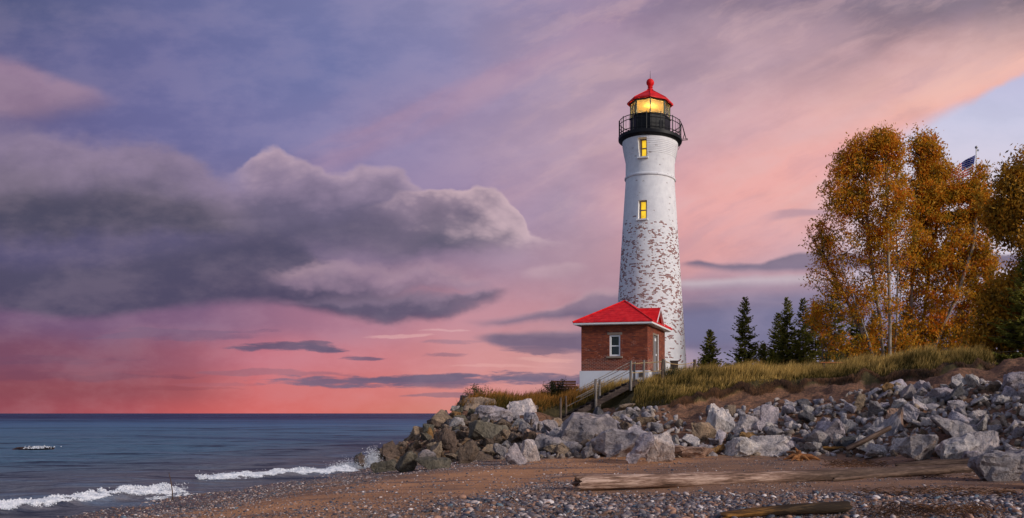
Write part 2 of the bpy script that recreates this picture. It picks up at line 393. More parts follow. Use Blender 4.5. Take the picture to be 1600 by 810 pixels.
class MB:
    """collects shapes into one mesh; faces get metric box-projected UVs unless given"""
    def __init__(self):
        self.v, self.f, self.uv = [], [], []

    def add(self, vs, fs, uvs=None):
        b = len(self.v)
        self.v += [tuple(p) for p in vs]
        for i, f in enumerate(fs):
            self.f.append(tuple(b + k for k in f))
            self.uv.append(None if uvs is None else uvs[i])
        return self

    def box(self, c, s, rot=None, taper=1.0):
        hx, hy, hz = s[0] / 2, s[1] / 2, s[2] / 2
        vs = []
        for z in (-hz, hz):
            t = taper if z > 0 else 1.0
            for x, y in ((-hx, -hy), (hx, -hy), (hx, hy), (-hx, hy)):
                p = Vector((x * t, y * t, z))
                if rot is not None: p = rot @ p
                vs.append(p + Vector(c))
        return self.add(vs, [(3, 2, 1, 0), (4, 5, 6, 7), (0, 1, 5, 4), (1, 2, 6, 5), (2, 3, 7, 6), (3, 0, 4, 7)])

    def bar(self, p0, p1, w, h, up=(0, 0, 1)):
        p0, p1 = Vector(p0), Vector(p1)
        d = (p1 - p0).normalized()
        s = d.cross(Vector(up))
        if s.length < 1e-4: s = d.cross(Vector((1, 0, 0)))
        s.normalize()
        n = s.cross(d)
        vs = []
        for p in (p0, p1):
            for a, b in ((-1, -1), (1, -1), (1, 1), (-1, 1)):
                vs.append(p + s * (a * w / 2) + n * (b * h / 2))
        return self.add(vs, [(0, 1, 2, 3), (7, 6, 5, 4), (0, 4, 5, 1), (1, 5, 6, 2), (2, 6, 7, 3), (3, 7, 4, 0)])

    def tube(self, pts, rad, n=8, cap=True):
        pts = [Vector(p) for p in pts]
        if not isinstance(rad, (list, tuple)): rad = [rad] * len(pts)
        vs, fs = [], []
        prev = None
        for i, p in enumerate(pts):
            d = (pts[min(i + 1, len(pts) - 1)] - pts[max(i - 1, 0)]).normalized()
            if prev is None:
                s = d.cross(Vector((0, 0, 1)))
                if s.length < 1e-3: s = d.cross(Vector((1, 0, 0)))
            else:
                s = prev - d * prev.dot(d)
            s.normalize()
            prev = s
            t = d.cross(s)
            for k in range(n):
                a = 2 * math.pi * k / n
                vs.append(p + (s * math.cos(a) + t * math.sin(a)) * rad[i])
        for i in range(len(pts) - 1):
            for k in range(n):
                a, b = i * n + k, i * n + (k + 1) % n
                fs.append((a, b, b + n, a + n))
        if cap:
            fs.append(tuple(range(n - 1, -1, -1)))
            fs.append(tuple((len(pts) - 1) * n + k for k in range(n)))
        return self.add(vs, fs)

    def lathe(self, prof, n=32, a0=0.0, c=(0, 0, 0), ur=None):
        """prof: (r, z) list; UV = arc length, height"""
        vs, fs, uvs = [], [], []
        for r, z in prof:
            for k in range(n):
                a = a0 + 2 * math.pi * k / n
                vs.append((c[0] + r * math.cos(a), c[1] + r * math.sin(a), c[2] + z))
        for i in range(len(prof) - 1):
            rr = ur or max(prof[i][0], prof[i + 1][0])
            for k in range(n):
                a, b = i * n + k, i * n + (k + 1) % n
                fs.append((a, b, b + n, a + n))
                t0, t1 = 2 * math.pi * k / n * rr, 2 * math.pi * (k + 1) / n * rr
                uvs.append([(t0, prof[i][1]), (t1, prof[i][1]), (t1, prof[i + 1][1]), (t0, prof[i + 1][1])])
        return self.add(vs, fs, uvs)

    def disc(self, r, z, n=32, a0=0.0, c=(0, 0, 0), up=True):
        vs = [(c[0] + r * math.cos(a0 + 2 * math.pi * k / n), c[1] + r * math.sin(a0 + 2 * math.pi * k / n), c[2] + z) for k in range(n)]
        f = tuple(range(n))
        return self.add(vs, [f if up else f[::-1]])

    def build(self, name, mat, parent=None, smooth=False, bevel=0.0):
        me = bpy.data.meshes.new(name)
        me.from_pydata(self.v, [], self.f)
        me.update()
        uvl = me.uv_layers.new(name='UVMap')
        buf = np.zeros(len(me.loops) * 2, dtype=np.float32)
        for p in me.polygons:
            g = self.uv[p.index]
            nn = p.normal
            for j, li in enumerate(p.loop_indices):
                if g is not None:
                    u = g[j]
                else:
                    q = me.vertices[me.loops[li].vertex_index].co
                    ax, ay, az = abs(nn.x), abs(nn.y), abs(nn.z)
                    u = (q.x, q.y) if az >= ax and az >= ay else ((q.x, q.z) if ay >= ax else (q.y, q.z))
                buf[2 * li], buf[2 * li + 1] = u
        uvl.data.foreach_set('uv', buf)
        if smooth:
            me.polygons.foreach_set('use_smooth', [True] * len(me.polygons))
            if isinstance(smooth, (int, float)) and not isinstance(smooth, bool):
                me.set_sharp_from_angle(angle=R(smooth))
        o = bpy.data.objects.new(name, me)
        me.materials.append(mat)
        COL.objects.link(o)
        if parent is not None: o.parent = parent
        if bevel:
            m = o.modifiers.new('edge', 'BEVEL')
            m.width = bevel; m.segments = 2; m.limit_method = 'ANGLE'; m.angle_limit = R(40)
        return o


def np_mesh(name, verts, faces, mat, parent=None, smooth=False, uv=None, attr=None):
    """verts (N,3) array, faces: (M,k) array of one face size, or list of such arrays"""
    me = bpy.data.meshes.new(name)
    fl = faces if isinstance(faces, list) else [faces]
    fl = [np.asarray(f, dtype=np.int32) for f in fl if len(f)]
    nl = sum(f.size for f in fl)
    nf = sum(len(f) for f in fl)
    me.vertices.add(len(verts)); me.loops.add(nl); me.polygons.add(nf)
    me.vertices.foreach_set('co', np.asarray(verts, dtype=np.float32).ravel())
    me.loops.foreach_set('vertex_index', np.concatenate([f.ravel() for f in fl]))
    starts, k = [], 0
    for f in fl:
        starts.append(k + np.arange(len(f)) * f.shape[1]); k += f.size
    me.polygons.foreach_set('loop_start', np.concatenate(starts).astype(np.int32))
    if smooth:
        me.polygons.foreach_set('use_smooth', np.ones(nf, dtype=bool))
    me.update(calc_edges=True)
    if uv is not None:      # per vertex
        ul = me.uv_layers.new(name='UVMap')
        ul.data.foreach_set('uv', np.asarray(uv, dtype=np.float32)[np.concatenate([f.ravel() for f in fl])].ravel())
    if attr:
        for an, av in attr.items():
            a = me.attributes.new(an, 'FLOAT_COLOR', 'POINT')
            a.data.foreach_set('color', np.asarray(av, dtype=np.float32).ravel())
    me.validate()
    o = bpy.data.objects.new(name, me)
    if mat is not None: me.materials.append(mat)
    COL.objects.link(o)
    if parent is not None: o.parent = parent
    return o


# ------------------------------------------------------------------ materials
MAT = {}
def mat(name):
    m = bpy.data.materials.new(name)
    m.use_nodes = True
    nt = m.node_tree
    nt.nodes.clear()
    g = G(nt)
    b = g.n('ShaderNodeBsdfPrincipled')
    o = g.n('ShaderNodeOutputMaterial')
    nt.links.new(b.outputs[0], o.inputs[0])
    MAT[name] = m
    return m, g, b, o


def bump(g, b, h, strength=0.5, dist=0.02):
    n = g.n('ShaderNodeBump')
    n.inputs['Strength'].default_value = strength
    n.inputs['Distance'].default_value = dist
    g.put(n.inputs['Height'], h)
    g.put(b.inputs['Normal'], n.outputs[0])


def simple(name, colr, rough=0.6, var=0.25, scale=6.0, metal=0.0, bmp=0.0, bscale=40.0, spec=0.4):
    m, g, b, o = mat(name)
    oc = g.n('ShaderNodeTexCoord').outputs['Object']
    n = g.noise(oc, scale, 5.0, 0.6)
    c = tuple(colr) + (1.0,)
    lo = tuple(x * (1 - var) for x in colr) + (1.0,)
    hi = tuple(min(1, x * (1 + var)) for x in colr) + (1.0,)
    g.put(b.inputs['Base Color'], g.ramp(n, [(0.3, lo), (0.5, c), (0.7, hi)]))
    b.inputs['Roughness'].default_value = rough
    b.inputs['Metallic'].default_value = metal
    b.inputs['Specular IOR Level'].default_value = spec
    if bmp:
        bump(g, b, g.noise(oc, bscale, 4.0, 0.6), bmp, 0.01)
    return m


def m_sand():
    m, g, b, o = mat('beach_ground')
    pos = g.n('ShaderNodeNewGeometry').outputs['Position']
    at = g.n('ShaderNodeAttribute', attribute_name='zone').outputs['Color']
    s = g.n('ShaderNodeSeparateColor'); g.put(s.inputs[0], at)
    grass, dirt, wet = s.outputs
    n1 = g.noise(pos, 0.55, 6.0, 0.6)
    n2 = g.noise(pos, 9.0, 5.0, 0.65)
    n3 = g.noise(pos, 55.0, 3.0, 0.6)
    stretch = g.n('ShaderNodeMapping'); stretch.inputs['Scale'].default_value = (0.25, 1.3, 1.0); stretch.inputs['Rotation'].default_value = (0, 0, R(-12))
    g.put(stretch.inputs[0], pos)
    n4 = g.noise(stretch.outputs[0], 1.1, 6.0, 0.6)
    px_, py_, pz_ = g.sep(pos)
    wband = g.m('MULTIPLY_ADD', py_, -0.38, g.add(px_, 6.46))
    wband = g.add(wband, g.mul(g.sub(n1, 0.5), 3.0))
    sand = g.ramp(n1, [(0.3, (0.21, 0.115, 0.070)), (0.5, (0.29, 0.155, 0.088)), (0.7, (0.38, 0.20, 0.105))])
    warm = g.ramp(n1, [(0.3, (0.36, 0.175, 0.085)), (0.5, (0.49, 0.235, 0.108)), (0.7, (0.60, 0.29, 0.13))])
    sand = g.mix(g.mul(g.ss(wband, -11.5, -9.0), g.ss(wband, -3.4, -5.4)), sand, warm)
    sand = g.mix(g.ss(n4, 0.46, 0.64), sand, (0.19, 0.110, 0.078, 1))
    sand = g.mix(g.mul(g.ss(n3, 0.52, 0.66), 0.5), sand, (0.07, 0.055, 0.055, 1))
    sand = g.mix(g.mul(wet, 0.8), sand, (0.075, 0.052, 0.045, 1))
    dcol = g.ramp(n2, [(0.3, (0.06, 0.036, 0.024)), (0.5, (0.17, 0.085, 0.05)), (0.70, (0.36, 0.17, 0.09))])
    c = g.mix(g.ss(g.add(dirt, g.mul(g.sub(n2, 0.5), 0.7)), 0.35, 0.65), sand, dcol)
    gcol = g.ramp(n2, [(0.3, (0.035, 0.03, 0.012)), (0.6, (0.10, 0.07, 0.025))])
    c = g.mix(g.ss(g.add(grass, g.mul(g.sub(n2, 0.5), 0.5)), 0.4, 0.6), c, gcol)
    g.put(b.inputs['Base Color'], c)
    g.put(b.inputs['Roughness'], g.ss(wet, 0.0, 1.0, 0.9, 0.45))
    b.inputs['Specular IOR Level'].default_value = 0.3
    bump(g, b, g.add(g.mul(n2, 1.0), g.mul(n3, 0.5)), 0.6, 0.05)
    return m


def m_water():
    m, g, b, o = mat('lake_water')
    pos = g.n('ShaderNodeNewGeometry').outputs['Position']
    px, py, pz = g.sep(pos)
    mp = g.n('ShaderNodeMapping'); mp.inputs['Scale'].default_value = (0.35, 1.0, 1.0); mp.inputs['Rotation'].default_value = (0, 0, R(8))
    g.put(mp.inputs[0], pos)
    n1 = g.noise(mp.outputs[0], 0.9, 6.0, 0.62)
    n2 = g.noise(mp.outputs[0], 0.11, 4.0, 0.55)
    n3 = g.noise(mp.outputs[0], 3.2, 4.0, 0.6)
    # bottom shows through near the shore
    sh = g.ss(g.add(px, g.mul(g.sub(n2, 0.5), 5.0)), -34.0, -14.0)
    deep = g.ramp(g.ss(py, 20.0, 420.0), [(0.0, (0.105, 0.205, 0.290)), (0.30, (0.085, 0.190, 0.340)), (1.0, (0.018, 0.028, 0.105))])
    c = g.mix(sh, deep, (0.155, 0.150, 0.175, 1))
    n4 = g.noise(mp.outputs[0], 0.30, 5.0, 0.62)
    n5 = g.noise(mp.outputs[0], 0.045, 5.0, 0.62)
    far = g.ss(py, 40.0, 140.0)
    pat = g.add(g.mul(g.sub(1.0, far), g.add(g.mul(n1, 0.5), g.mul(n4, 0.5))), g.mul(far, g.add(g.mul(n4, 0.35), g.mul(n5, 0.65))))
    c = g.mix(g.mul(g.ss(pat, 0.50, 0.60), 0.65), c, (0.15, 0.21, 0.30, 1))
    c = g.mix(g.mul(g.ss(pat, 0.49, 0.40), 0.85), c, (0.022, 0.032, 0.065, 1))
    h = g.add(g.mul(n1, 1.0), g.add(g.mul(n4, 1.6), g.add(g.mul(n2, 2.2), g.mul(n3, 0.28))))
    bn = g.n('ShaderNodeBump'); bn.inputs['Strength'].default_value = 1.0; bn.inputs['Distance'].default_value = 0.55
    g.put(bn.inputs['Height'], h)
    df = g.n('ShaderNodeBsdfDiffuse'); g.put(df.inputs[0], c); g.put(df.inputs['Normal'], bn.outputs[0])
    gl = g.n('ShaderNodeBsdfGlossy'); gl.inputs['Roughness'].default_value = 0.18; g.put(gl.inputs['Normal'], bn.outputs[0])
    fr = g.n('ShaderNodeFresnel'); fr.inputs['IOR'].default_value = 1.33; g.put(fr.inputs['Normal'], bn.outputs[0])
    mx = g.n('ShaderNodeMixShader')          # wave faces hide most of the grazing mirror of the sky
    g.put(mx.inputs[0], g.m('MINIMUM', g.mul(fr.outputs[0], 0.5), 0.22))
    g.nt.links.new(df.outputs[0], mx.inputs[1]); g.nt.links.new(gl.outputs[0], mx.inputs[2])
    g.nt.links.new(mx.outputs[0], o.inputs[0])
    return m


def m_rock(name='rock', objcol=True):
    m, g, b, o = mat(name)
    tc = g.n('ShaderNodeTexCoord').outputs['Object']
    oi = g.n('ShaderNodeObjectInfo')
    shift = g.n('ShaderNodeVectorMath', operation='MULTIPLY_ADD')
    g.put(shift.inputs[0], tc); shift.inputs[1].default_value = (1, 1, 1)
    g.put(shift.inputs[2], g.vec(g.mul(oi.outputs['Random'], 31.0), g.mul(oi.outputs['Random'], 17.0), 0.0))
    v = shift.outputs[0]
    n1 = g.noise(v, 1.8, 6.0, 0.62)
    n2 = g.noise(v, 9.0, 6.0, 0.68)
    n3 = g.noise(v, 38.0, 4.0, 0.7)
    strata = g.n('ShaderNodeTexWave', wave_type='BANDS', bands_direction='Z', wave_profile='SAW')
    strata.inputs['Scale'].default_value = 2.2; strata.inputs['Distortion'].default_value = 7.0
    strata.inputs['Detail'].default_value = 4.0; strata.inputs['Detail Scale'].default_value = 1.4
    g.put(strata.inputs['Vector'], v)
    if objcol:
        base = oi.outputs['Color']
    else:
        isl = g.n('ShaderNodeNewGeometry').outputs['Random Per Island']
        base = g.ramp(isl, [(0.0, (0.34, 0.30, 0.31)), (0.3, (0.50, 0.45, 0.46)), (0.6, (0.26, 0.21, 0.18)), (0.85, (0.36, 0.27, 0.20)), (1.0, (0.58, 0.52, 0.51))])
        wx_ = g.sep(g.n('ShaderNodeNewGeometry').outputs['Position'])[0]
        base = g.mix(g.ss(wx_, -5.0, -8.5), base, g.mix(1.0, base, (0.62, 0.50, 0.36, 1), 'MULTIPLY'))   # older brown stone on the point
    k = g.ramp(n1, [(0.30, (0.42, 0.42, 0.46)), (0.5, (0.95, 0.94, 0.93)), (0.68, (1.35, 1.28, 1.2))])
    c = g.mix(1.0, base, k, 'MULTIPLY')
    k2 = g.ramp(n2, [(0.32, (0.42, 0.40, 0.40)), (0.5, (1.0, 1.0, 1.0)), (0.7, (1.35, 1.32, 1.28))])
    c = g.mix(0.85, c, k2, 'MULTIPLY')
    # iron stains and lichen, each with its own outline
    st = g.mul(g.ss(g.noise(v, 1.1, 5.0, 0.6), 0.60, 0.70), g.m('FRACT', g.mul(oi.outputs['Random'], 7.13)))
    c = g.mix(g.mul(st, 0.7), c, (0.34, 0.16, 0.06, 1))
    g.put(b.inputs['Base Color'], c)
    b.inputs['Roughness'].default_value = 0.85
    b.inputs['Specular IOR Level'].default_value = 0.3
    bump(g, b, g.add(g.mul(n2, 1.0), g.add(g.mul(n3, 0.35), g.mul(strata.outputs['Fac'], 0.35))), 1.0, 0.10)
    return m


def m_leaf(name, stops, trans=0.35, rough=0.6):
    m, g, b, o = mat(name)
    isl = g.n('ShaderNodeNewGeometry').outputs['Random Per Island']
    pos = g.n('ShaderNodeNewGeometry').outputs['Position']
    cl = g.noise(pos, 1.1, 4.0, 0.6)
    f = g.add(g.mul(isl, 0.60), g.mul(g.sub(cl, 0.5), 2.4))
    c = g.ramp(g.add(f, 0.22), stops)
    g.put(b.inputs['Base Color'], c)
    b.inputs['Roughness'].default_value = rough
    b.inputs['Specular IOR Level'].default_value = 0.2
    t = g.n('ShaderNodeBsdfTranslucent')
    g.put(t.inputs[0], c)
    mx = g.n('ShaderNodeMixShader')
    mx.inputs[0].default_value = trans
    g.nt.links.new(b.outputs[0], mx.inputs[1]); g.nt.links.new(t.outputs[0], mx.inputs[2])
    g.nt.links.new(mx.outputs[0], o.inputs[0])
    return m


def m_grass():
    m, g, b, o = mat('dune_grass')
    isl = g.n('ShaderNodeNewGeometry').outputs['Random Per Island']
    pos = g.n('ShaderNodeNewGeometry').outputs['Position']
    px, py, pz = g.sep(pos)
    uv = g.sep(g.n('ShaderNodeUVMap').outputs[0])
    cl = g.noise(pos, 0.35, 4.0, 0.6)
    green = g.mix(isl, (0.05, 0.042, 0.008, 1), (0.15, 0.105, 0.020, 1))
    straw = g.mix(isl, (0.38, 0.235, 0.05, 1), (0.80, 0.53, 0.17, 1))
    rust = g.mix(isl, (0.32, 0.125, 0.022, 1), (0.60, 0.27, 0.055, 1))
    # the point left of the stairs is drier and redder than the hill
    dry = g.mix(g.ss(px, -6.5, -4.0), rust, straw)
    k = g.ss(g.add(uv[1], g.mul(g.sub(cl, 0.5), 1.6)), 0.34, 0.92)
    c = g.mix(k, green, dry)
    g.put(b.inputs['Base Color'], c)
    b.inputs['Roughness'].default_value = 0.7
    b.inputs['Specular IOR Level'].default_value = 0.2
    t = g.n('ShaderNodeBsdfTranslucent'); g.put(t.inputs[0], c)
    mx = g.n('ShaderNodeMixShader'); mx.inputs[0].default_value = 0.35
    g.nt.links.new(b.outputs[0], mx.inputs[1]); g.nt.links.new(t.outputs[0], mx.inputs[2])
    g.nt.links.new(mx.outputs[0], o.inputs[0])
    return m


def m_brick():
    m, g, b, o = mat('red_brick')
    uv = g.n('ShaderNodeUVMap').outputs[0]
    n = g.noise(uv, 1.3, 5.0, 0.6)
    nf = g.noise(uv, 14.0, 4.0, 0.6)
    bt = g.n('ShaderNodeTexBrick')
    g.put(bt.inputs['Vector'], uv)
    bt.inputs['Scale'].default_value = 1.0
    bt.inputs['Brick Width'].default_value = 0.215
    bt.inputs['Row Height'].default_value = 0.075
    bt.inputs['Mortar Size'].default_value = 0.006
    bt.inputs['Mortar Smooth'].default_value = 0.3
    bt.inputs['Color1'].default_value = (0, 0, 0, 1); bt.inputs['Color2'].default_value = (1, 1, 1, 1); bt.inputs['Mortar'].default_value = (0.5, 0.5, 0.5, 1)
    c = g.ramp(bt.outputs['Color'], [(0.0, (0.13, 0.022, 0.010)), (0.5, (0.215, 0.040, 0.015)), (0.85, (0.30, 0.065, 0.022)), (1.0, (0.09, 0.022, 0.014))])
    c = g.mix(g.mul(g.ss(n, 0.45, 0.7), 0.3), c, (0.12, 0.028, 0.018, 1))
    c = g.mix(g.mul(g.ss(nf, 0.5, 0.7), 0.3), c, (0.33, 0.085, 0.045, 1))
    # mortar: mostly dark, washed pale where it has been repointed
    vv = g.sep(uv)[1]
    pale = g.mul(g.ss(g.add(g.noise(uv, 2.4, 5.0, 0.7), g.ss(vv, 2.0, 1.45, 0.0, 0.30)), 0.55, 0.62), g.ss(vv, 3.4, 2.2))
    mort = g.mix(pale, (0.10, 0.045, 0.032, 1), (0.52, 0.42, 0.34, 1))
    c = g.mix(bt.outputs['Fac'], c, mort)
    g.put(b.inputs['Base Color'], c)
    b.inputs['Roughness'].default_value = 0.85
    bump(g, b, g.add(g.mul(bt.outputs['Fac'], -1.0), g.mul(nf, 0.4)), 0.6, 0.008)
    return m


def m_tower():
    """whitewashed brick, paint worn through to bare brick on the lower two thirds"""
    m, g, b, o = mat('worn_white_brick')
    uv = g.n('ShaderNodeUVMap').outputs[0]
    uu, vv, _ = g.sep(uv)
    n0 = g.noise(uv, 0.55, 4.0, 0.6)
    n1 = g.noise(uv, 2.3, 5.0, 0.65)
    n2 = g.noise(uv, 22.0, 4.0, 0.65)
    bt = g.n('ShaderNodeTexBrick')
    g.put(bt.inputs['Vector'], uv)
    bt.inputs['Scale'].default_value = 1.0
    bt.inputs['Brick Width'].default_value = 0.18
    bt.inputs['Row Height'].default_value = 0.082
    bt.inputs['Mortar Size'].default_value = 0.003
    bt.inputs['Mortar Smooth'].default_value = 0.4
    bt.inputs['Color1'].default_value = (0, 0, 0, 1); bt.inputs['Color2'].default_value = (1, 1, 1, 1); bt.inputs['Mortar'].default_value = (1, 1, 1, 1)
    rnd = bt.outputs['Color']
    hfac = g.curve(vv, [(-1, 0.10), (1.0, 0.12), (2.4, 0.20), (3.5, 0.34), (5.0, 0.36), (7.0, 0.36), (8.6, 0.34), (9.5, 0.22), (10.2, 0.02), (13, 0.006), (20, 0.003)], -1, 20, 0, 1)
    dens = g.mul(hfac, g.ramp(n1, [(0.3, (0.1, 0.1, 0.1)), (0.5, (0.6, 0.6, 0.6)), (0.68, (3.0, 3.0, 3.0))]))
    bare = g.m('LESS_THAN', g.add(rnd, g.mul(g.sub(n2, 0.5), 0.35)), dens)
    bare = g.mul(bare, g.ss(n2, 0.40, 0.47))
    n6 = g.noise(uv, 1.9, 6.0, 0.7)
    patch = g.mul(g.ss(n6, 0.645, 0.665), g.ss(hfac, 0.10, 0.22))
    patch = g.mul(patch, g.m('GREATER_THAN', g.add(rnd, g.mul(n2, 0.3)), 0.35))
    bare = g.m('MAXIMUM', bare, patch)
    bcol = g.ramp(n2, [(0.42, (0.07, 0.008, 0.006)), (0.52, (0.19, 0.020, 0.010)), (0.64, (0.42, 0.060, 0.024))])
    white = g.ramp(n1, [(0.3, (0.70, 0.69, 0.72)), (0.6, (0.82, 0.81, 0.83))])
    white = g.mix(g.mul(g.ss(n0, 0.5, 0.75), 0.25), white, (0.60, 0.57, 0.60, 1))
    c = g.mix(bare, white, bcol)
    g.put(b.inputs['Base Color'], c)
    b.inputs['Roughness'].default_value = 0.75
    b.inputs['Specular IOR Level'].default_value = 0.3
    bump(g, b, g.add(g.mul(bt.outputs['Fac'], -0.7), g.add(g.mul(n2, 0.6), g.mul(bare, -1.5))), 0.7, 0.012)
    return m


def m_red_roof(name='red_roof', row=0.0):
    m, g, b, o = mat(name)
    uv = g.n('ShaderNodeUVMap').outputs[0]
    oc = g.n('ShaderNodeTexCoord').outputs['Object']
    n = g.noise(oc, 3.0, 5.0, 0.6)
    g.put(b.inputs['Base Color'], g.ramp(n, [(0.32, (0.50, 0.010, 0.014)), (0.5, (0.72, 0.012, 0.016)), (0.68, (0.82, 0.03, 0.03))]))
    b.inputs['Roughness'].default_value = 0.55
    b.inputs['Specular IOR Level'].default_value = 0.15
    if row:
        w = g.m('FRACT', g.div(g.sep(oc)[2], row))
        bump(g, b, g.add(g.ss(w, 0.0, 0.16), g.mul(n, 0.5)), 0.9, 0.03)
    else:
        bump(g, b, n, 0.2, 0.02)
    return m


def m_wood(name, lo, mid, hi, axis=0, rough=0.8, k=1.0, worn=None):
    m, g, b, o = mat(name)
    oc = g.n('ShaderNodeTexCoord').outputs['Object']
    mp = g.n('ShaderNodeMapping')
    sc = [9.0 * k] * 3; sc[axis] = 0.7 * k
    mp.inputs['Scale'].default_value = sc
    g.put(mp.inputs[0], oc)
    n1 = g.noise(mp.outputs[0], 1.0, 6.0, 0.65, 0.4)
    n2 = g.noise(mp.outputs[0], 4.5, 5.0, 0.65, 0.2)
    n3 = g.noise(oc, 1.2, 4.0, 0.6)
    f = g.add(g.mul(n1, 0.55), g.add(g.mul(n2, 0.3), g.mul(n3, 0.2)))
    c = g.ramp(f, [(0.42, lo), (0.52, mid), (0.62, hi)])
    if worn:        # one end toned darker: painted-in shade on the long log, dark wood on amber
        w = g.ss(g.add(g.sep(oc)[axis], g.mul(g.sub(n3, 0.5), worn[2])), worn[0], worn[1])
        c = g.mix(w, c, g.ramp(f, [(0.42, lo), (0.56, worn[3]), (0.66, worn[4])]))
    g.put(b.inputs['Base Color'], c)
    b.inputs['Roughness'].default_value = rough
    b.inputs['Specular IOR Level'].default_value = 0.25
    bump(g, b, g.add(n1, g.mul(n2, 0.6)), 0.8, 0.03)
    return m


def m_emit(name, colr, strength, tint=None):
    m, g, b, o = mat(name)
    b.inputs['Base Color'].default_value = tuple(colr) + (1,)
    oc = g.n('ShaderNodeTexCoord').outputs['Object']
    n = g.noise(oc, 2.5, 3.0, 0.5)
    b.inputs['Emission Color'].default_value = tuple(colr) + (1,)
    g.put(b.inputs['Emission Strength'], g.ss(n, 0.25, 0.75, strength * 0.7, strength * 1.25))
    b.inputs['Roughness'].default_value = 0.3
    return m


def m_glass(name, tint=(1, 1, 1), body=0.0, rough=0.05):
    """thin pane: mostly clear, a little sheen, a little scatter from grime"""
    m, g, b, o = mat(name)
    t = g.n('ShaderNodeBsdfTransparent'); t.inputs[0].default_value = tuple(tint) + (1,)
    tr = g.n('ShaderNodeBsdfTranslucent'); tr.inputs[0].default_value = tuple(tint) + (1,)
    gl = g.n('ShaderNodeBsdfGlossy'); gl.inputs['Roughness'].default_value = rough
    mx = g.n('ShaderNodeMixShader'); mx.inputs[0].default_value = body
    g.nt.links.new(t.outputs[0], mx.inputs[1]); g.nt.links.new(tr.outputs[0], mx.inputs[2])
    fr = g.n('ShaderNodeFresnel'); fr.inputs['IOR'].default_value = 1.45
    m2 = g.n('ShaderNodeMixShader')
    g.nt.links.new(fr.outputs[0], m2.inputs[0]); g.nt.links.new(mx.outputs[0], m2.inputs[1]); g.nt.links.new(gl.outputs[0], m2.inputs[2])
    g.nt.links.new(m2.outputs[0], o.inputs[0])
    return m


def m_pebble():
    m, g, b, o = mat('pebble')
    geo = g.n('ShaderNodeNewGeometry')
    isl = geo.outputs['Random Per Island']
    n = g.noise(geo.outputs['Position'], 60.0, 4.0, 0.6)
    c = g.ramp(isl, [(0.0, (0.035, 0.040, 0.058)), (0.14, (0.07, 0.07, 0.09)), (0.24, (0.15, 0.125, 0.13)), (0.36, (0.045, 0.034, 0.036)), (0.46, (0.26, 0.20, 0.19)), (0.56, (0.18, 0.095, 0.06)), (0.66, (0.36, 0.19, 0.12)), (0.75, (0.11, 0.09, 0.10)), (0.84, (0.46, 0.37, 0.34)), (0.93, (0.10, 0.15, 0.19)), (0.965, (0.70, 0.62, 0.59))], 'CONSTANT')
    c = g.mix(g.mul(g.ss(n, 0.45, 0.7), 0.25), c, (0.30, 0.27, 0.27, 1))
    g.put(b.inputs['Base Color'], c)
    b.inputs['Roughness'].default_value = 0.6
    b.inputs['Specular IOR Level'].default_value = 0.4
    return m


def m_foam():
    m, g, b, o = mat('surf_foam')
    pos = g.n('ShaderNodeNewGeometry').outputs['Position']
    n = g.noise(pos, 7.0, 5.0, 0.6)
    g.put(b.inputs['Base Color'], g.ramp(n, [(0.3, (0.42, 0.46, 0.54)), (0.6, (0.80, 0.81, 0.85))]))
    b.inputs['Roughness'].default_value = 0.8
    bump(g, b, n, 0.6, 0.05)
    return m


m_sand(); m_water(); m_rock('rock'); m_rock('rubble', False); m_grass(); m_brick(); m_tower()
m_red_roof('red_shingle', 0.145); m_red_roof('red_metal'); m_pebble(); m_foam()
simple('white_paint', (0.78, 0.78, 0.80), 0.6, 0.06, 2.0, bmp=0.2)
simple('whitewash', (0.72, 0.72, 0.77), 0.75, 0.08, 1.3, bmp=0.3, bscale=25)
simple('stone_trim', (0.26, 0.20, 0.16), 0.85, 0.2, 5.0, bmp=0.3)
simple('black_iron', (0.007, 0.007, 0.009), 0.5, 0.3, 8.0, bmp=0.15, spec=0.2)
simple('dark_room', (0.02, 0.02, 0.025), 0.8)
simple('door_paint', (0.20, 0.19, 0.20), 0.6, 0.1)
simple('steel', (0.35, 0.35, 0.36), 0.4, 0.1, metal=0.8)
simple('rope', (0.42, 0.28, 0.13), 0.9, 0.2)
simple('flagpole_white', (0.75, 0.75, 0.76), 0.4, 0.05)
simple('flag_navy', (0.010, 0.016, 0.15), 0.9, 0.15, spec=0.1)
simple('flag_white', (0.72, 0.72, 0.75), 0.8, 0.05)
simple('flag_red', (0.42, 0.02, 0.03), 0.8, 0.1)
simple('inner_amber', (0.34, 0.23, 0.09), 0.8, 0.2)
m_wood('post_wood', (0.10, 0.085, 0.075), (0.20, 0.17, 0.15), (0.32, 0.28, 0.25), axis=2)
m_wood('dark_post', (0.05, 0.035, 0.030), (0.10, 0.07, 0.055), (0.18, 0.13, 0.10), axis=2)
m_wood('stair_wood', (0.030, 0.020, 0.018), (0.060, 0.040, 0.034), (0.11, 0.08, 0.065), axis=0)
m_wood('rail_wood', (0.16, 0.11, 0.06), (0.30, 0.21, 0.11), (0.42, 0.31, 0.18), axis=0)
m_wood('bench_wood', (0.40, 0.12, 0.045), (0.60, 0.22, 0.085), (0.70, 0.30, 0.13), axis=0)
m_wood('driftwood', (0.045, 0.026, 0.019), (0.24, 0.14, 0.10), (0.56, 0.39, 0.31), axis=0, k=1.7, worn=(4.4, 6.6, 2.5, (0.12, 0.075, 0.055), (0.27, 0.18, 0.14)))  # shade over the log's right half is painted into the wood colour
m_wood('driftwood_dark', (0.035, 0.022, 0.016), (0.085, 0.050, 0.034), (0.19, 0.12, 0.085), axis=0)
m_wood('driftwood_amber', (0.022, 0.012, 0.007), (0.10, 0.046, 0.014), (0.38, 0.175, 0.04), axis=0, k=1.6, worn=(0.5, 1.1, 1.2, (0.035, 0.022, 0.013), (0.12, 0.07, 0.03)))
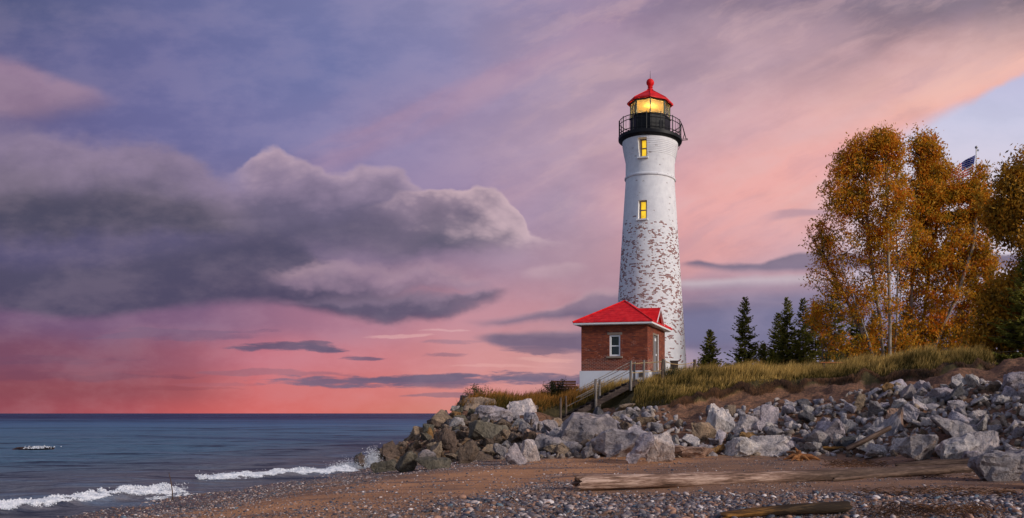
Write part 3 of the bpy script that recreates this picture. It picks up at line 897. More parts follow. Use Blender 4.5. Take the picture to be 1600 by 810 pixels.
m_wood('driftwood_root', (0.06, 0.025, 0.012), (0.24, 0.09, 0.03), (0.42, 0.18, 0.06), axis=0)
m_wood('birch_bark', (0.06, 0.045, 0.04), (0.27, 0.22, 0.185), (0.46, 0.40, 0.35), axis=2, k=0.6)
m_wood('twig_bark', (0.05, 0.035, 0.028), (0.11, 0.08, 0.065), (0.19, 0.15, 0.125), axis=2)
m_wood('dark_bark', (0.025, 0.018, 0.014), (0.06, 0.043, 0.032), (0.11, 0.085, 0.065), axis=2)
m_leaf('birch_leaf', [(0.0, (0.16, 0.125, 0.018)), (0.25, (0.42, 0.25, 0.022)), (0.5, (0.66, 0.34, 0.024)), (0.75, (0.74, 0.29, 0.020)), (1.0, (0.66, 0.17, 0.015))], 0.4)
m_leaf('maple_leaf', [(0.0, (0.13, 0.08, 0.012)), (0.4, (0.36, 0.19, 0.018)), (0.75, (0.56, 0.27, 0.022)), (1.0, (0.66, 0.28, 0.022))], 0.35)
m_leaf('spruce_needle', [(0.0, (0.07, 0.078, 0.018)), (0.5, (0.24, 0.235, 0.045)), (1.0, (0.44, 0.40, 0.08))], 0.45)
m_leaf('shrub_leaf', [(0.0, (0.03, 0.032, 0.012)), (0.5, (0.075, 0.072, 0.024)), (1.0, (0.15, 0.125, 0.035))], 0.2)
m_leaf('litter', [(0.0, (0.025, 0.014, 0.009)), (0.5, (0.075, 0.036, 0.018)), (1.0, (0.17, 0.075, 0.03))], 0.0)

# ------------------------------------------------------------------ terrain
PROF = [   # x, then (y, z): beach, toe of the rocks, top of the rocks, turf edge, plateau
    (-12.5, [(0, .20), (32.5, .15), (35, .55), (43.5, 2.15), (45.2, 2.75), (60, 2.9), (80, 2.9)]),
    (-9.0, [(0, .42), (31.3, .42), (34, .75), (42.5, 1.90), (44.6, 2.70), (60, 3.2), (80, 3.4)]),
    (-6.0, [(0, .50), (30.6, .50), (34, .80), (40.5, 1.40), (43.8, 2.80), (48, 3.35), (60, 3.9), (80, 4.2)]),
    (-3.0, [(0, .50), (30.4, .50), (34, 1.00), (39.0, 2.10), (43, 3.35), (46, 3.95), (54, 4.6), (80, 4.8)]),
    (0.0, [(0, .50), (31.0, .50), (34, 1.10), (36.5, 1.80), (41.5, 3.35), (45, 4.20), (54, 4.65), (80, 4.8)]),
    (3.0, [(0, .50), (31.6, .50), (34.5, 1.25), (37.5, 2.15), (41.0, 3.00), (42.3, 3.85), (46, 4.30), (60, 4.8), (80, 5.0)]),
    (6.0, [(0, .50), (29.8, .50), (33.5, 1.50), (37.5, 2.60), (41.0, 3.20), (42.2, 3.85), (46, 4.35), (60, 4.9), (80, 5.1)]),
    (9.0, [(0, .50), (25.0, .52), (30.0, 1.60), (35.5, 2.85), (40.0, 3.50), (41.5, 4.15), (46, 4.75), (60, 5.2), (80, 5.3)]),
    (12.0, [(0, .55), (18.5, .58), (25.0, 1.75), (33.0, 3.00), (37.0, 3.60), (39.0, 4.45), (44, 4.95), (60, 5.3), (80, 5.4)]),
    (16.0, [(0, .70), (12.0, .80), (20.0, 2.00), (29.0, 3.20), (33.0, 3.80), (36.0, 4.50), (44, 5.0), (60, 5.4), (80, 5.5)]),
    (24.0, [(0, 1.2), (8.0, 1.60), (16.0, 3.00), (24.0, 3.90), (30.0, 4.50), (44, 5.0), (60, 5.4), (80, 5.6)]),
]
_YY = np.arange(0, 80.01, 0.25)
_PX = np.array([p[0] for p in PROF])
_PZ = np.array([np.interp(_YY, [q[0] for q in p[1]], [q[1] for q in p[1]]) for p in PROF])
_k = np.exp(-0.5 * (np.arange(-6, 7) * 0.25 / 0.45) ** 2); _k /= _k.sum()
_PZ = np.array([np.convolve(np.pad(r, 6, mode='edge'), _k, mode='valid') for r in _PZ])
TOE = np.interp
TOE_Y = [p[1][1][0] for p in PROF]
ROCK_Y = [43.5, 42.5, 41.0, 39.6, 37.8, 38.4, 38.9, 37.6, 35.0, 31.0, 24.0]
def toe_y(x): return np.interp(x, _PX, TOE_Y)
def rock_y(x): return np.interp(x, _PX, ROCK_Y)
def sm(x, a, b):
    t = np.clip((np.asarray(x, float) - a) / (b - a), 0, 1)
    return t * t * (3 - 2 * t)


_rng0 = np.random.default_rng(5)
_NG = _rng0.normal(size=(4, 256, 256))
def vnoise(x, y, s, k=0):
    """smooth value noise"""
    x = np.asarray(x, float) / s + 37.3; y = np.asarray(y, float) / s + 91.7
    xi = np.floor(x).astype(int); yi = np.floor(y).astype(int)
    fx = x - xi; fy = y - yi
    fx = fx * fx * (3 - 2 * fx); fy = fy * fy * (3 - 2 * fy)
    g = _NG[k]
    a = g[xi % 256, yi % 256]; b = g[(xi + 1) % 256, yi % 256]; c = g[xi % 256, (yi + 1) % 256]; d = g[(xi + 1) % 256, (yi + 1) % 256]
    return (a * (1 - fx) + b * fx) * (1 - fy) + (c * (1 - fx) + d * fx) * fy


def H(x, y):
    x = np.asarray(x, float); y = np.asarray(y, float)
    xc = np.clip(x, _PX[0], _PX[-1])
    i = np.clip(np.searchsorted(_PX, xc) - 1, 0, len(_PX) - 2)
    t = (xc - _PX[i]) / (_PX[i + 1] - _PX[i])
    yf = np.clip(y, 0, 79.99) / 0.25
    j = yf.astype(int); s = yf - j
    za = _PZ[i, j] * (1 - s) + _PZ[i, j + 1] * s
    zb = _PZ[i + 1, j] * (1 - s) + _PZ[i + 1, j + 1] * s
    z = za * (1 - t) + zb * t
    # beach runs down into the lake
    shore = -13.2 + 0.35 * vnoise(x * 0, y, 5.0, 1) * sm(y, 10, 14)
    q = x - shore
    zb_ = np.where(q > 0, 0.40 * sm(q, 0, 6.5) + 0.012 * q, 0.09 * q)
    zb_ = np.maximum(zb_, -2.5)
    kb = 1 - sm(x, -9.5, -6.0)
    zbeach = zb_ * kb + z * (1 - kb)
    # rock point falls off on its lake side
    kp = sm(x, -15.6, -12.2)
    # the stairs stand in a shallow gully
    z = z - 0.55 * sm(x, -8.2, -6.8) * (1 - sm(x, -4.2, -2.6)) * sm(y, 39.6, 40.8) * (1 - sm(y, 43.0, 44.4))
    # little cliff under the turf edge
    tt = turf_y(x)
    z = z - 0.38 * (1 - sm(y, tt - 0.22, tt + 0.10)) * sm(y, tt - 2.4, tt - 0.3) * sm(x, -1.5, 0.5)
    zpoint = z * kp + (1 - kp) * (-1.0 - 0.1 * np.maximum(0, -15.6 - x))
    kk = sm(y, 31.0, 36.0)
    z = zbeach * (1 - kk) + zpoint * kk
    z = np.where(y > 78, z * (1 - sm(y, 78, 140)) - 1.5 * sm(y, 78, 140) * (1 - sm(x, 30, 90)), z)
    z = np.maximum(z, -3.0)
    land = sm(x, -14, -12)
    z = z + 0.022 * vnoise(x, y, 1.3, 2) * land + 0.05 * vnoise(x, y, 4.0, 3) * land * sm(z, 0.3, 0.9)
    # eroded scarp roughness
    sc = sm(z, 1.2, 2.2) * (1 - sm(y, 42, 45))
    z = z + (0.12 * vnoise(x, y, 1.1, 0) + 0.09 * vnoise(x, y, 0.42, 1)) * sc
    return z


def Hs(x, y): return float(H(np.array([x]), np.array([y]))[0])


def pix(u, v, y): return Vector(((u - UC) * y / FPX, y, CAMZ + (VH - v) * y / FPX))


def ground_at(u, v, y0=9.0):
    """where the line of sight through a photo point meets the ground"""
    ys = np.arange(y0, 78, 0.03)
    xs = (u - UC) * ys / FPX
    zr = CAMZ + (VH - v) * ys / FPX
    k = np.nonzero(H(xs, ys) >= zr)[0]
    i = k[0] if len(k) else len(ys) - 1
    return Vector((xs[i], ys[i], float(H(xs[i:i + 1], ys[i:i + 1])[0])))


def build_ground():
    xs = np.concatenate([np.array([-6000, -2500, -900, -300, -120, -70, -45, -34, -28, -24, -21]), np.arange(-19, 22.01, 0.16), np.array([23, 25, 28, 32, 40, 52, 70, 110, 200, 500, 1500, 6000])])
    ys = np.concatenate([np.array([-6000, -1500, -400, -120, -50, -20, -6, 0, 4, 7]), np.arange(8.5, 60.01, 0.16), np.array([61, 63, 66, 70, 75, 82, 90, 105, 130, 180, 300, 700, 2000, 7000])])
    X, Y = np.meshgrid(xs, ys)
    x, y = X.ravel(), Y.ravel()
    z = H(x, y)
    nx, ny = len(xs), len(ys)
    i = np.arange(nx * ny).reshape(ny, nx)
    f = np.stack([i[:-1, :-1], i[:-1, 1:], i[1:, 1:], i[1:, :-1]], -1).reshape(-1, 4)
    ry = rock_y(np.clip(x, -12.5, 24)); ty = toe_y(np.clip(x, -12.5, 24))
    turf = turf_y(x)
    grass = sm(y, turf - 0.6, turf + 0.4)
    dirt = sm(y, ty - 0.4, ty + 1.2) * (1 - grass)
    wet = np.clip(1 - sm(z, 0.03, 0.20), 0, 1) * (1 - sm(y, 33, 36))
    zone = np.stack([grass, dirt, wet, np.ones_like(x)], -1)
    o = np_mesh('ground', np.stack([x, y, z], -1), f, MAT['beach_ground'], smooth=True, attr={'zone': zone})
    tag(o, 'brown sand and pebble beach rising to the grassy dune', kind='structure')


TURF = [(-16, 44.2), (-12.5, 44.6), (-10, 43.6), (-7.5, 43.4), (-6.2, 43.4), (-5, 43.2), (-4, 42.6), (-3.2, 40.6), (-1.5, 39.2), (-0.3, 39.6), (1.0, 41.2), (2.5, 41.9), (4.5, 42.2), (7, 42.3), (9, 41.2), (10.5, 40.6), (11.5, 39.9), (13.5, 39.6), (14.6, 40.2), (15.4, 43.5), (24, 44)]
def turf_y(x): return np.interp(x, [a for a, b in TURF], [b for a, b in TURF])


# surf lines (plan view): breaking waves running along the beach
WAVES = [([(-15.9, 15.0), (-15.3, 18.7), (-14.7, 20.7), (-14.05, 22.9)], 0.22, 0.34),
         ([(-15.75, 26.6), (-15.2, 27.6), (-14.3, 28.9), (-13.3, 30.3), (-12.7, 31.4)], 0.17, 0.30)]
def wave_path(pts, n=60):
    p = np.array(pts, float)
    d = np.concatenate([[0], np.cumsum(np.hypot(*np.diff(p, axis=0).T))])
    s = np.linspace(0, d[-1], n)
    return np.stack([np.interp(s, d, p[:, 0]), np.interp(s, d, p[:, 1])], -1), s


def water_z(x, y):
    z = np.zeros_like(x)
    near = 1 - sm(np.hypot(x, y), 60, 220)
    z += near * (0.030 * vnoise(x, y, 1.1, 1) + 0.05 * vnoise(x * 0.6, y, 3.2, 2) + 0.05 * vnoise(x * 0.5, y, 8.0, 3)) * sm(-x, 13.0, 19.0)
    for pts, amp, wid in WAVES:
        p, s = wave_path(pts, 80)
        dx = x[:, None] - p[None, :, 0]; dy = y[:, None] - p[None, :, 1]
        d2 = dx * dx + dy * dy
        j = d2.argmin(1)
        d = np.sqrt(d2[np.arange(len(x)), j])
        side = np.sign(dx[np.arange(len(x)), j])
        w = np.where(side < 0, wid * 2.6, wid)
        endf = np.minimum(1.0, np.minimum(j, 79 - j) / 14.0 + 0.25)
        z += amp * 0.9 * endf * np.exp(-(d / w) ** 2)
    return z


def build_water():
    xs = np.concatenate([-np.geomspace(19, 9000, 60)[::-1], np.arange(-18.8, -10.9, 0.14), np.array([-6, 10, 60, 400, 3000, 9000])])
    ys = np.concatenate([np.array([-6000, -600, -60, 0, 6]), np.arange(10, 34, 0.16), np.geomspace(34.2, 14000, 130)])
    X, Y = np.meshgrid(xs, ys)
    x, y = X.ravel(), Y.ravel()
    z = np.zeros_like(x)
    sel = (np.abs(x) < 300) & (y > 0) & (y < 300)
    z[sel] = water_z(x[sel], y[sel])
    nx, ny = len(xs), len(ys)
    i = np.arange(nx * ny).reshape(ny, nx)
    f = np.stack([i[:-1, :-1], i[:-1, 1:], i[1:, 1:], i[1:, :-1]], -1).reshape(-1, 4)
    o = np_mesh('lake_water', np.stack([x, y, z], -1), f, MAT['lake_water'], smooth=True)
    tag(o, 'blue green lake water with low choppy waves', kind='structure')


def ico(sub):
    bm = bmesh.new(); bmesh.ops.create_icosphere(bm, subdivisions=sub, radius=1.0)
    v = np.array([p.co[:] for p in bm.verts]); f = np.array([[q.index for q in t.verts] for t in bm.faces])
    bm.free(); return v, f


def scatter_blobs(name, C, S, sub, mat_, seed=0, rot=True, jit=0.0):
    """C centres (N,3), S radii (N,3) -> one mesh of little rounded pieces"""
    rg = np.random.default_rng(seed)
    bv, bf = ico(sub)
    n = len(C)
    ang = rg.uniform(0, 6.283, n) if rot else np.zeros(n)
    V = bv[None] * S[:, None, :]
    if jit: V = V * (1 + rg.normal(0, jit, (n, len(bv), 1)))
    ca, sa = np.cos(ang)[:, None], np.sin(ang)[:, None]
    x = V[..., 0] * ca - V[..., 1] * sa; y = V[..., 0] * sa + V[..., 1] * ca
    tx = rg.normal(0, 0.25, (n, 1)); z = V[..., 2] + x * tx
    V = np.stack([x, y, z], -1) + C[:, None, :]
    F = bf[None] + (np.arange(n) * len(bv))[:, None, None]
    return np_mesh(name, V.reshape(-1, 3), F.reshape(-1, 3), mat_, smooth=True)


def build_surf():
    rg = np.random.default_rng(11)
    for wi, (pts, amp, wid) in enumerate(WAVES):
        p, s = wave_path(pts, 200)
        L = s[-1]
        t = np.gradient(p, axis=0); t /= np.linalg.norm(t, axis=1)[:, None]
        nrm = np.stack([t[:, 1], -t[:, 0]], -1)           # toward the beach
        n = 40000
        k = rg.uniform(0, 1, n)
        idx = (k * 199).astype(int)
        # taller toward the end where it is just breaking
        prof = (0.45 + 0.75 * k ** 1.2) if wi == 0 else (0.72 + 0.4 * np.abs(np.sin(k * 7.5 + 0.6)) * (0.6 + 0.7 * k))
        prof = prof * np.clip((1.03 - k) * 12, 0, 1)
        prof *= 1 + 0.28 * vnoise(k * L, k * 0, 0.35, 1)
        a = rg.beta(1.3, 1.8, n)                           # 0 crest .. 1 beach foot
        off = -0.12 + a * np.clip(0.40 + 0.14 * vnoise(k * L, k * 0 + 3, 0.4, 2), 0.2, 0.62)
        z = (1 - a) ** 1.15 * amp * prof * 1.15 + 0.01 + rg.normal(0, 0.02, n)
        xy = p[idx] + nrm[idx] * off[:, None] + rg.normal(0, 0.02, (n, 2))
        hz = np.maximum.reduce([z, H(xy[:, 0], xy[:, 1]) + 0.005, water_z(xy[:, 0], xy[:, 1]) + rg.uniform(-0.004, 0.012, n)])
        lace = vnoise(xy[:, 0], xy[:, 1], 0.16, 3) + 0.7 * vnoise(xy[:, 0], xy[:, 1], 0.45, 0)
        keepf = lace > (-1.6 + 2.3 * np.abs(a - 0.25) + rg.normal(0, 0.25, n))
        r = rg.uniform(0.005, 0.017, n) * (0.8 + 0.5 * (1 - a))
        sp = 260                                           # spray
        ks = rg.choice([0.06, 0.35, 0.95] if wi else [0.93, 0.75, 0.98], sp) + rg.normal(0, 0.05, sp)
        ks = np.clip(ks, 0, 1); ii = (ks * 199).astype(int)
        xs_ = p[ii] + nrm[ii] * rg.normal(0.1, 0.12, sp)[:, None]
        zs = amp * 0.5 + np.abs(rg.normal(0, 0.09, sp))
        C = np.concatenate([np.column_stack([xy, hz])[keepf], np.column_stack([xs_, zs])]); r = r[keepf]
        rr = np.concatenate([r, rg.uniform(0.004, 0.012, sp)])
        S = rr[:, None] * rg.uniform(0.7, 1.5, (len(rr), 3))
        o = scatter_blobs('surf_foam', C, S, 1, MAT['surf_foam'], wi, jit=0.15)
        tag(o, ['white foam of the breaking wave by the thin dark stick', 'white foam of the wave breaking toward the rocks'][wi], kind='stuff')
    # splash against the outermost rocks
    n = 7000
    k = np.abs(rg.normal(0, 1, n))
    c = Vector((-13.25, 33.2, 0.0))
    C = np.column_stack([c.x + rg.normal(0, 0.42, n), c.y + rg.normal(0, 0.3, n), 0.02 + k * 0.17 * np.exp(-rg.uniform(0, 1, n))])
    C2 = np.column_stack([c.x + 0.5 + rg.normal(0, 0.14, 2200), c.y + rg.normal(0, 0.15, 2200), 0.15 + np.abs(rg.normal(0, 0.26, 2200))])
    C = np.concatenate([C, C2])
    S = (rg.uniform(0.004, 0.014, len(C)))[:, None] * rg.uniform(0.7, 1.4, (len(C), 3))
    o = scatter_blobs('splash_foam', C, S, 1, MAT['surf_foam'], 9, jit=0.2)
    tag(o, 'white splash thrown up against the outermost rocks', kind='stuff')
    # thin foam on the wash between the first wave and the sand
    n = 160
    y = rg.uniform(21.2, 22.6, n); x = -13.75 + rg.normal(0, 0.12, n)
    z = np.maximum(water_z(x, y), H(x, y)) + 0.004
    C = np.column_stack([x, y, z]); r = rg.uniform(0.01, 0.04, n)
    o = scatter_blobs('wash_foam', C, np.column_stack([r, r * 2.0, r * 0.2]), 1, MAT['surf_foam'], 4)
    tag(o, 'thin foam left on the wet sand', kind='stuff')


def build_pebbles():
    rg = np.random.default_rng(3)
    N = 640000
    y = 12.5 + 21 * rg.uniform(0, 1, N) ** 1.25
    x = rg.uniform(-13.6, 13, N)
    ty = toe_y(x)
    u = UC + x * FPX / y
    keep = (y < ty + 0.3) & (u > -40) & (u < 1680)
    # storm ridges of shingle lie a little aslant to the water's edge, sand between them
    w = x - 0.38 * (y - 17) + 0.5 * vnoise(x, y, 2.6, 3)
    b = vnoise(x * 1.0 + 0.22 * y, y * 0.30, 1.35, 0) + 0.6 * vnoise(x, y * 0.5, 0.6, 1)
    ridge1 = np.exp(-((w + 11.2) / 1.25) ** 2) * (0.75 + 0.3 * b)
    gravel = 0.55 * (1 - sm(w, -12.5, -10.5))
    sandy = (0.10 + 0.30 * sm(b, 0.0, 1.2)) * sm(w, -10.5, -9.5) * (1 - sm(w, -4, -2))
    ridge2 = np.exp(-((w + 4.1) / 1.0) ** 2) * (0.6 + 0.5 * b) * (1 - sm(y, 19, 23))
    low = sm(y, 17.6, 15.2) * (0.55 + 0.35 * b) * (1 - sm(x, -4, -1))
    nearr = sm(y, 18.4, 16.9) * sm(x, -7, -3.5) * (0.55 + 0.45 * sm(b, -0.6, 0.6))
    right = 0.10 + 0.25 * sm(b, 0.3, 1.3)
    dens = np.clip(np.maximum.reduce([ridge1, gravel, sandy, ridge2, low, nearr, right * sm(w, -5, -2)]), 0, 1)
    keep &= rg.uniform(0, 1, N) < dens * 0.46
    x, y, nr = x[keep], y[keep], nearr[keep]
    n = len(x)
    r = np.exp(rg.normal(math.log(0.0095), 0.50, n))
    big = rg.uniform(0, 1, n) < 0.16 * nr * sm(x, -6, -2)
    r = np.where(big, np.exp(rg.normal(math.log(0.034), 0.34, n)), r)
    r = np.clip(r, 0.005, 0.078)
    S = np.column_stack([r * rg.uniform(0.9, 1.5, n), r * rg.uniform(0.7, 1.1, n), r * rg.uniform(0.45, 0.75, n)])
    C = np.column_stack([x, y, H(x, y) + S[:, 2] * 0.35])
    near = (r > 0.022)
    o = scatter_blobs('beach_pebbles', C[~near], S[~near], 1, MAT['pebble'], 1)
    tag(o, 'small grey, blue and tan pebbles strewn over the sand', kind='stuff')
    o = scatter_blobs('beach_cobbles', C[near], S[near], 2, MAT['pebble'], 2, jit=0.05)
    tag(o, 'larger smooth cobbles lying in a drift below the long log', kind='stuff')


def build_grass():
    rg = np.random.default_rng(8)
    N = 240000
    x = rg.uniform(-14.2, 21, N); y = rg.uniform(38.5, 60, N)
    t = turf_y(x) + 0.35 * vnoise(x, y * 0, 0.7, 0)
    z = H(x, y)
    keep = (y > t) & (z > 1.2)
    keep &= ~((x < -13.0) & (z < 2.3))
    # thinner with distance behind the crest
    pr = np.where(y - t < 5, 1.0, np.where(y - t < 9, 0.55, 0.2))
    clump = sm(vnoise(x, y, 0.45, 1) + 0.7 * vnoise(x, y, 1.6, 2), -1.1, 0.4)
    keep &= rg.uniform(0, 1, N) < pr * (0.35 + 0.65 * clump)
    # keep clear of the buildings and stairs
    keep &= ~((np.hypot(x - TOWER.x, y - TOWER.y) < 2.6))
    hx = (x - HOUSE.x) * math.cos(HROT) + (y - HOUSE.y) * math.sin(HROT); hy = -(x - HOUSE.x) * math.sin(HROT) + (y - HOUSE.y) * math.cos(HROT)
    keep &= ~((hx > -0.15) & (hx < HW + 0.2) & (hy > -0.15) & (hy < HL + 0.2))
    sx0, sz0, sx1, sz1 = STAIR[0].x, STAIR[0].z, STAIR[1].x, STAIR[1].z
    keep &= ~((x > sx1 - 0.3) & (x < sx0 + 0.1) & (y > 40.9) & (y < 43.7))
    x, y, z, t = x[keep], y[keep], z[keep], t[keep]
    n = len(x)
    short = sm(y - t, -0.1, 1.2)
    hgt = rg.uniform(0.32, 0.80, n) * (0.55 + 0.45 * short) * (0.85 + 0.25 * vnoise(x, y, 1.2, 3))
    tall = rg.uniform(0, 1, n) < 0.10
    hgt = np.where(tall, hgt * 1.35, hgt)
    hgt = np.clip(hgt, 0.12, 1.0)
    # sparse low grass between house and tower / lower on the hill front
    wid = rg.uniform(0.008, 0.017, n)
    a = rg.uniform(0, 6.283, n)
    lean = rg.uniform(0.05, 0.5, n) * hgt
    la = rg.normal(0.35, 0.9, n)         # bent mostly to the right by the lake wind
    dx, dy = np.cos(la) * lean, np.sin(la) * lean
    wx, wy = np.cos(a) * wid, np.sin(a) * wid
    base = np.column_stack([x, y, z - 0.03])
    def P(px, py, pz): return base + np.column_stack([px, py, pz])
    o_ = np.zeros(n)
    V = np.stack([P(-wx, -wy, o_), P(wx, wy, o_), P(-wx * .8 + dx * .35, -wy * .8 + dy * .35, hgt * .55), P(wx * .8 + dx * .35, wy * .8 + dy * .35, hgt * .55), P(dx, dy, hgt)], 1).reshape(-1, 3)
    b = (np.arange(n) * 5)[:, None]
    Q = b + np.array([[0, 1, 3, 2]]); T = b + np.array([[2, 3, 4]])
    uv = np.tile(np.array([[0, 0], [1, 0], [0, .55], [1, .55], [.5, 1]], float), (n, 1))
    o = np_mesh('dune_grass', V, [Q, T], MAT['dune_grass'], uv=uv)
    tag(o, 'tall golden dune grass covering the top of the bank', kind='stuff')


def build_roots():
    rg = np.random.default_rng(31)
    n = 5200
    x = rg.uniform(-1.0, 14.6, n)
    t = turf_y(x) + 0.35 * vnoise(x, x * 0, 0.7, 0)
    y = t + rg.uniform(-0.15, 0.10, n)
    z = H(x, y + 0.12) + rg.uniform(-0.05, 0.10, n)
    L = rg.uniform(0.12, 0.55, n) * (0.6 + 0.6 * sm(vnoise(x, x * 0, 0.5, 2), -0.5, 0.8))
    w = rg.uniform(0.006, 0.016, n); dx = rg.normal(0, 0.10, n)
    B = np.column_stack([x, y - 0.05, z])
    def P(a, b, c): return B + np.column_stack([a, b, c])
    V = np.stack([P(-w, 0 * w, 0 * w), P(w, 0 * w, 0 * w), P(dx * .6 + w * .7, -0.10 - 0 * w, -L * .55), P(dx * .6 - w * .7, -0.10 - 0 * w, -L * .55), P(dx, -0.06 - 0 * w, -L)], 1).reshape(-1, 3)
    b = (np.arange(n) * 5)[:, None]
    o = np_mesh('hanging_grass', V, [b + np.array([[0, 1, 2, 3]]), b + np.array([[3, 2, 4]])], MAT['litter'])
    tag(o, 'dark dead grass and roots hanging from the turf edge over the eroded scarp', kind='stuff')


# ------------------------------------------------------------------ riprap boulders
def rock_mesh(seed, shape):
    """an angular quarried block: hull of a few points, edges worn, faces roughened"""
    rg = random.Random(seed)
    bm = bmesh.new()
    sx, sy, sz = {'block': (1, .85, .8), 'slab': (1.15, .8, .42), 'wedge': (1.05, .8, .7), 'dome': (1, .9, .72), 'spike': (.7, .62, 1.1)}[shape]
    npt = {'block': 11, 'slab': 12, 'wedge': 9, 'dome': 16, 'spike': 10}[shape]
    for i in range(npt):
        while True:
            p = Vector((rg.uniform(-1, 1), rg.uniform(-1, 1), rg.uniform(-1, 1)))
            if shape == 'dome':
                if p.length > 0.1: p = p.normalized() * rg.uniform(.88, 1); break
            elif max(abs(p.x), abs(p.y), abs(p.z)) > 0.72 and p.length < 1.38: break
        if shape == 'wedge' and p.z > 0: p.x = p.x * 0.6 + 0.3 * (p.z)
        bm.verts.new((p.x * sx, p.y * sy, p.z * sz))
    r = bmesh.ops.convex_hull(bm, input=bm.verts)
    junk = [e for e in r['geom_interior'] if isinstance(e, bmesh.types.BMVert)]
    if junk: bmesh.ops.delete(bm, geom=junk, context='VERTS')
    bmesh.ops.dissolve_limit(bm, angle_limit=R(14), verts=bm.verts, edges=bm.edges)
    bmesh.ops.bevel(bm, geom=list(bm.edges), offset=rg.uniform(.03, .07), segments=1, affect='EDGES', clamp_overlap=True)
    bmesh.ops.triangulate(bm, faces=bm.faces)
    for it in range(3):
        long_ = [e for e in bm.edges if e.calc_length() > (0.46, 0.26, 0.15)[it]]
        if long_:
            bmesh.ops.subdivide_edges(bm, edges=long_, cuts=1, use_grid_fill=False)
            bmesh.ops.triangulate(bm, faces=[f for f in bm.faces if len(f.verts) > 3])
    off = Vector((seed * 7.1, seed * 3.3, 0))
    bm.normal_update()
    for v in bm.verts:
        n1 = mnoise.fractal(v.co * 1.7 + off, 1.0, 2.0, 3)
        n2 = mnoise.cell(v.co * 3.1 + off) - 0.5
        n3 = mnoise.noise(v.co * 6.5 + off)
        n4 = mnoise.fractal(v.co * 11 + off, 1.0, 2.2, 2)
        v.co += v.normal * (0.045 * n1 + 0.05 * n2 + 0.024 * n3 + 0.016 * n4)
    me = bpy.data.meshes.new('boulder')
    bm.to_mesh(me); bm.free()
    me.polygons.foreach_set('use_smooth', [True] * len(me.polygons))
    me.set_sharp_from_angle(angle=R(24))
    me.materials.append(MAT['rock'])
    co = np.array([v.co[:] for v in me.vertices])
    return me, co


ROCKCOL = {'pale grey': (0.62, 0.55, 0.53), 'mid grey': (0.36, 0.32, 0.325), 'dark grey': (0.125, 0.12, 0.13), 'brown': (0.175, 0.125, 0.095), 'tan': (0.33, 0.24, 0.17), 'peach': (0.48, 0.31, 0.22), 'lavender grey': (0.50, 0.44, 0.48), 'ochre': (0.36, 0.20, 0.075), 'olive grey': (0.17, 0.15, 0.115)}


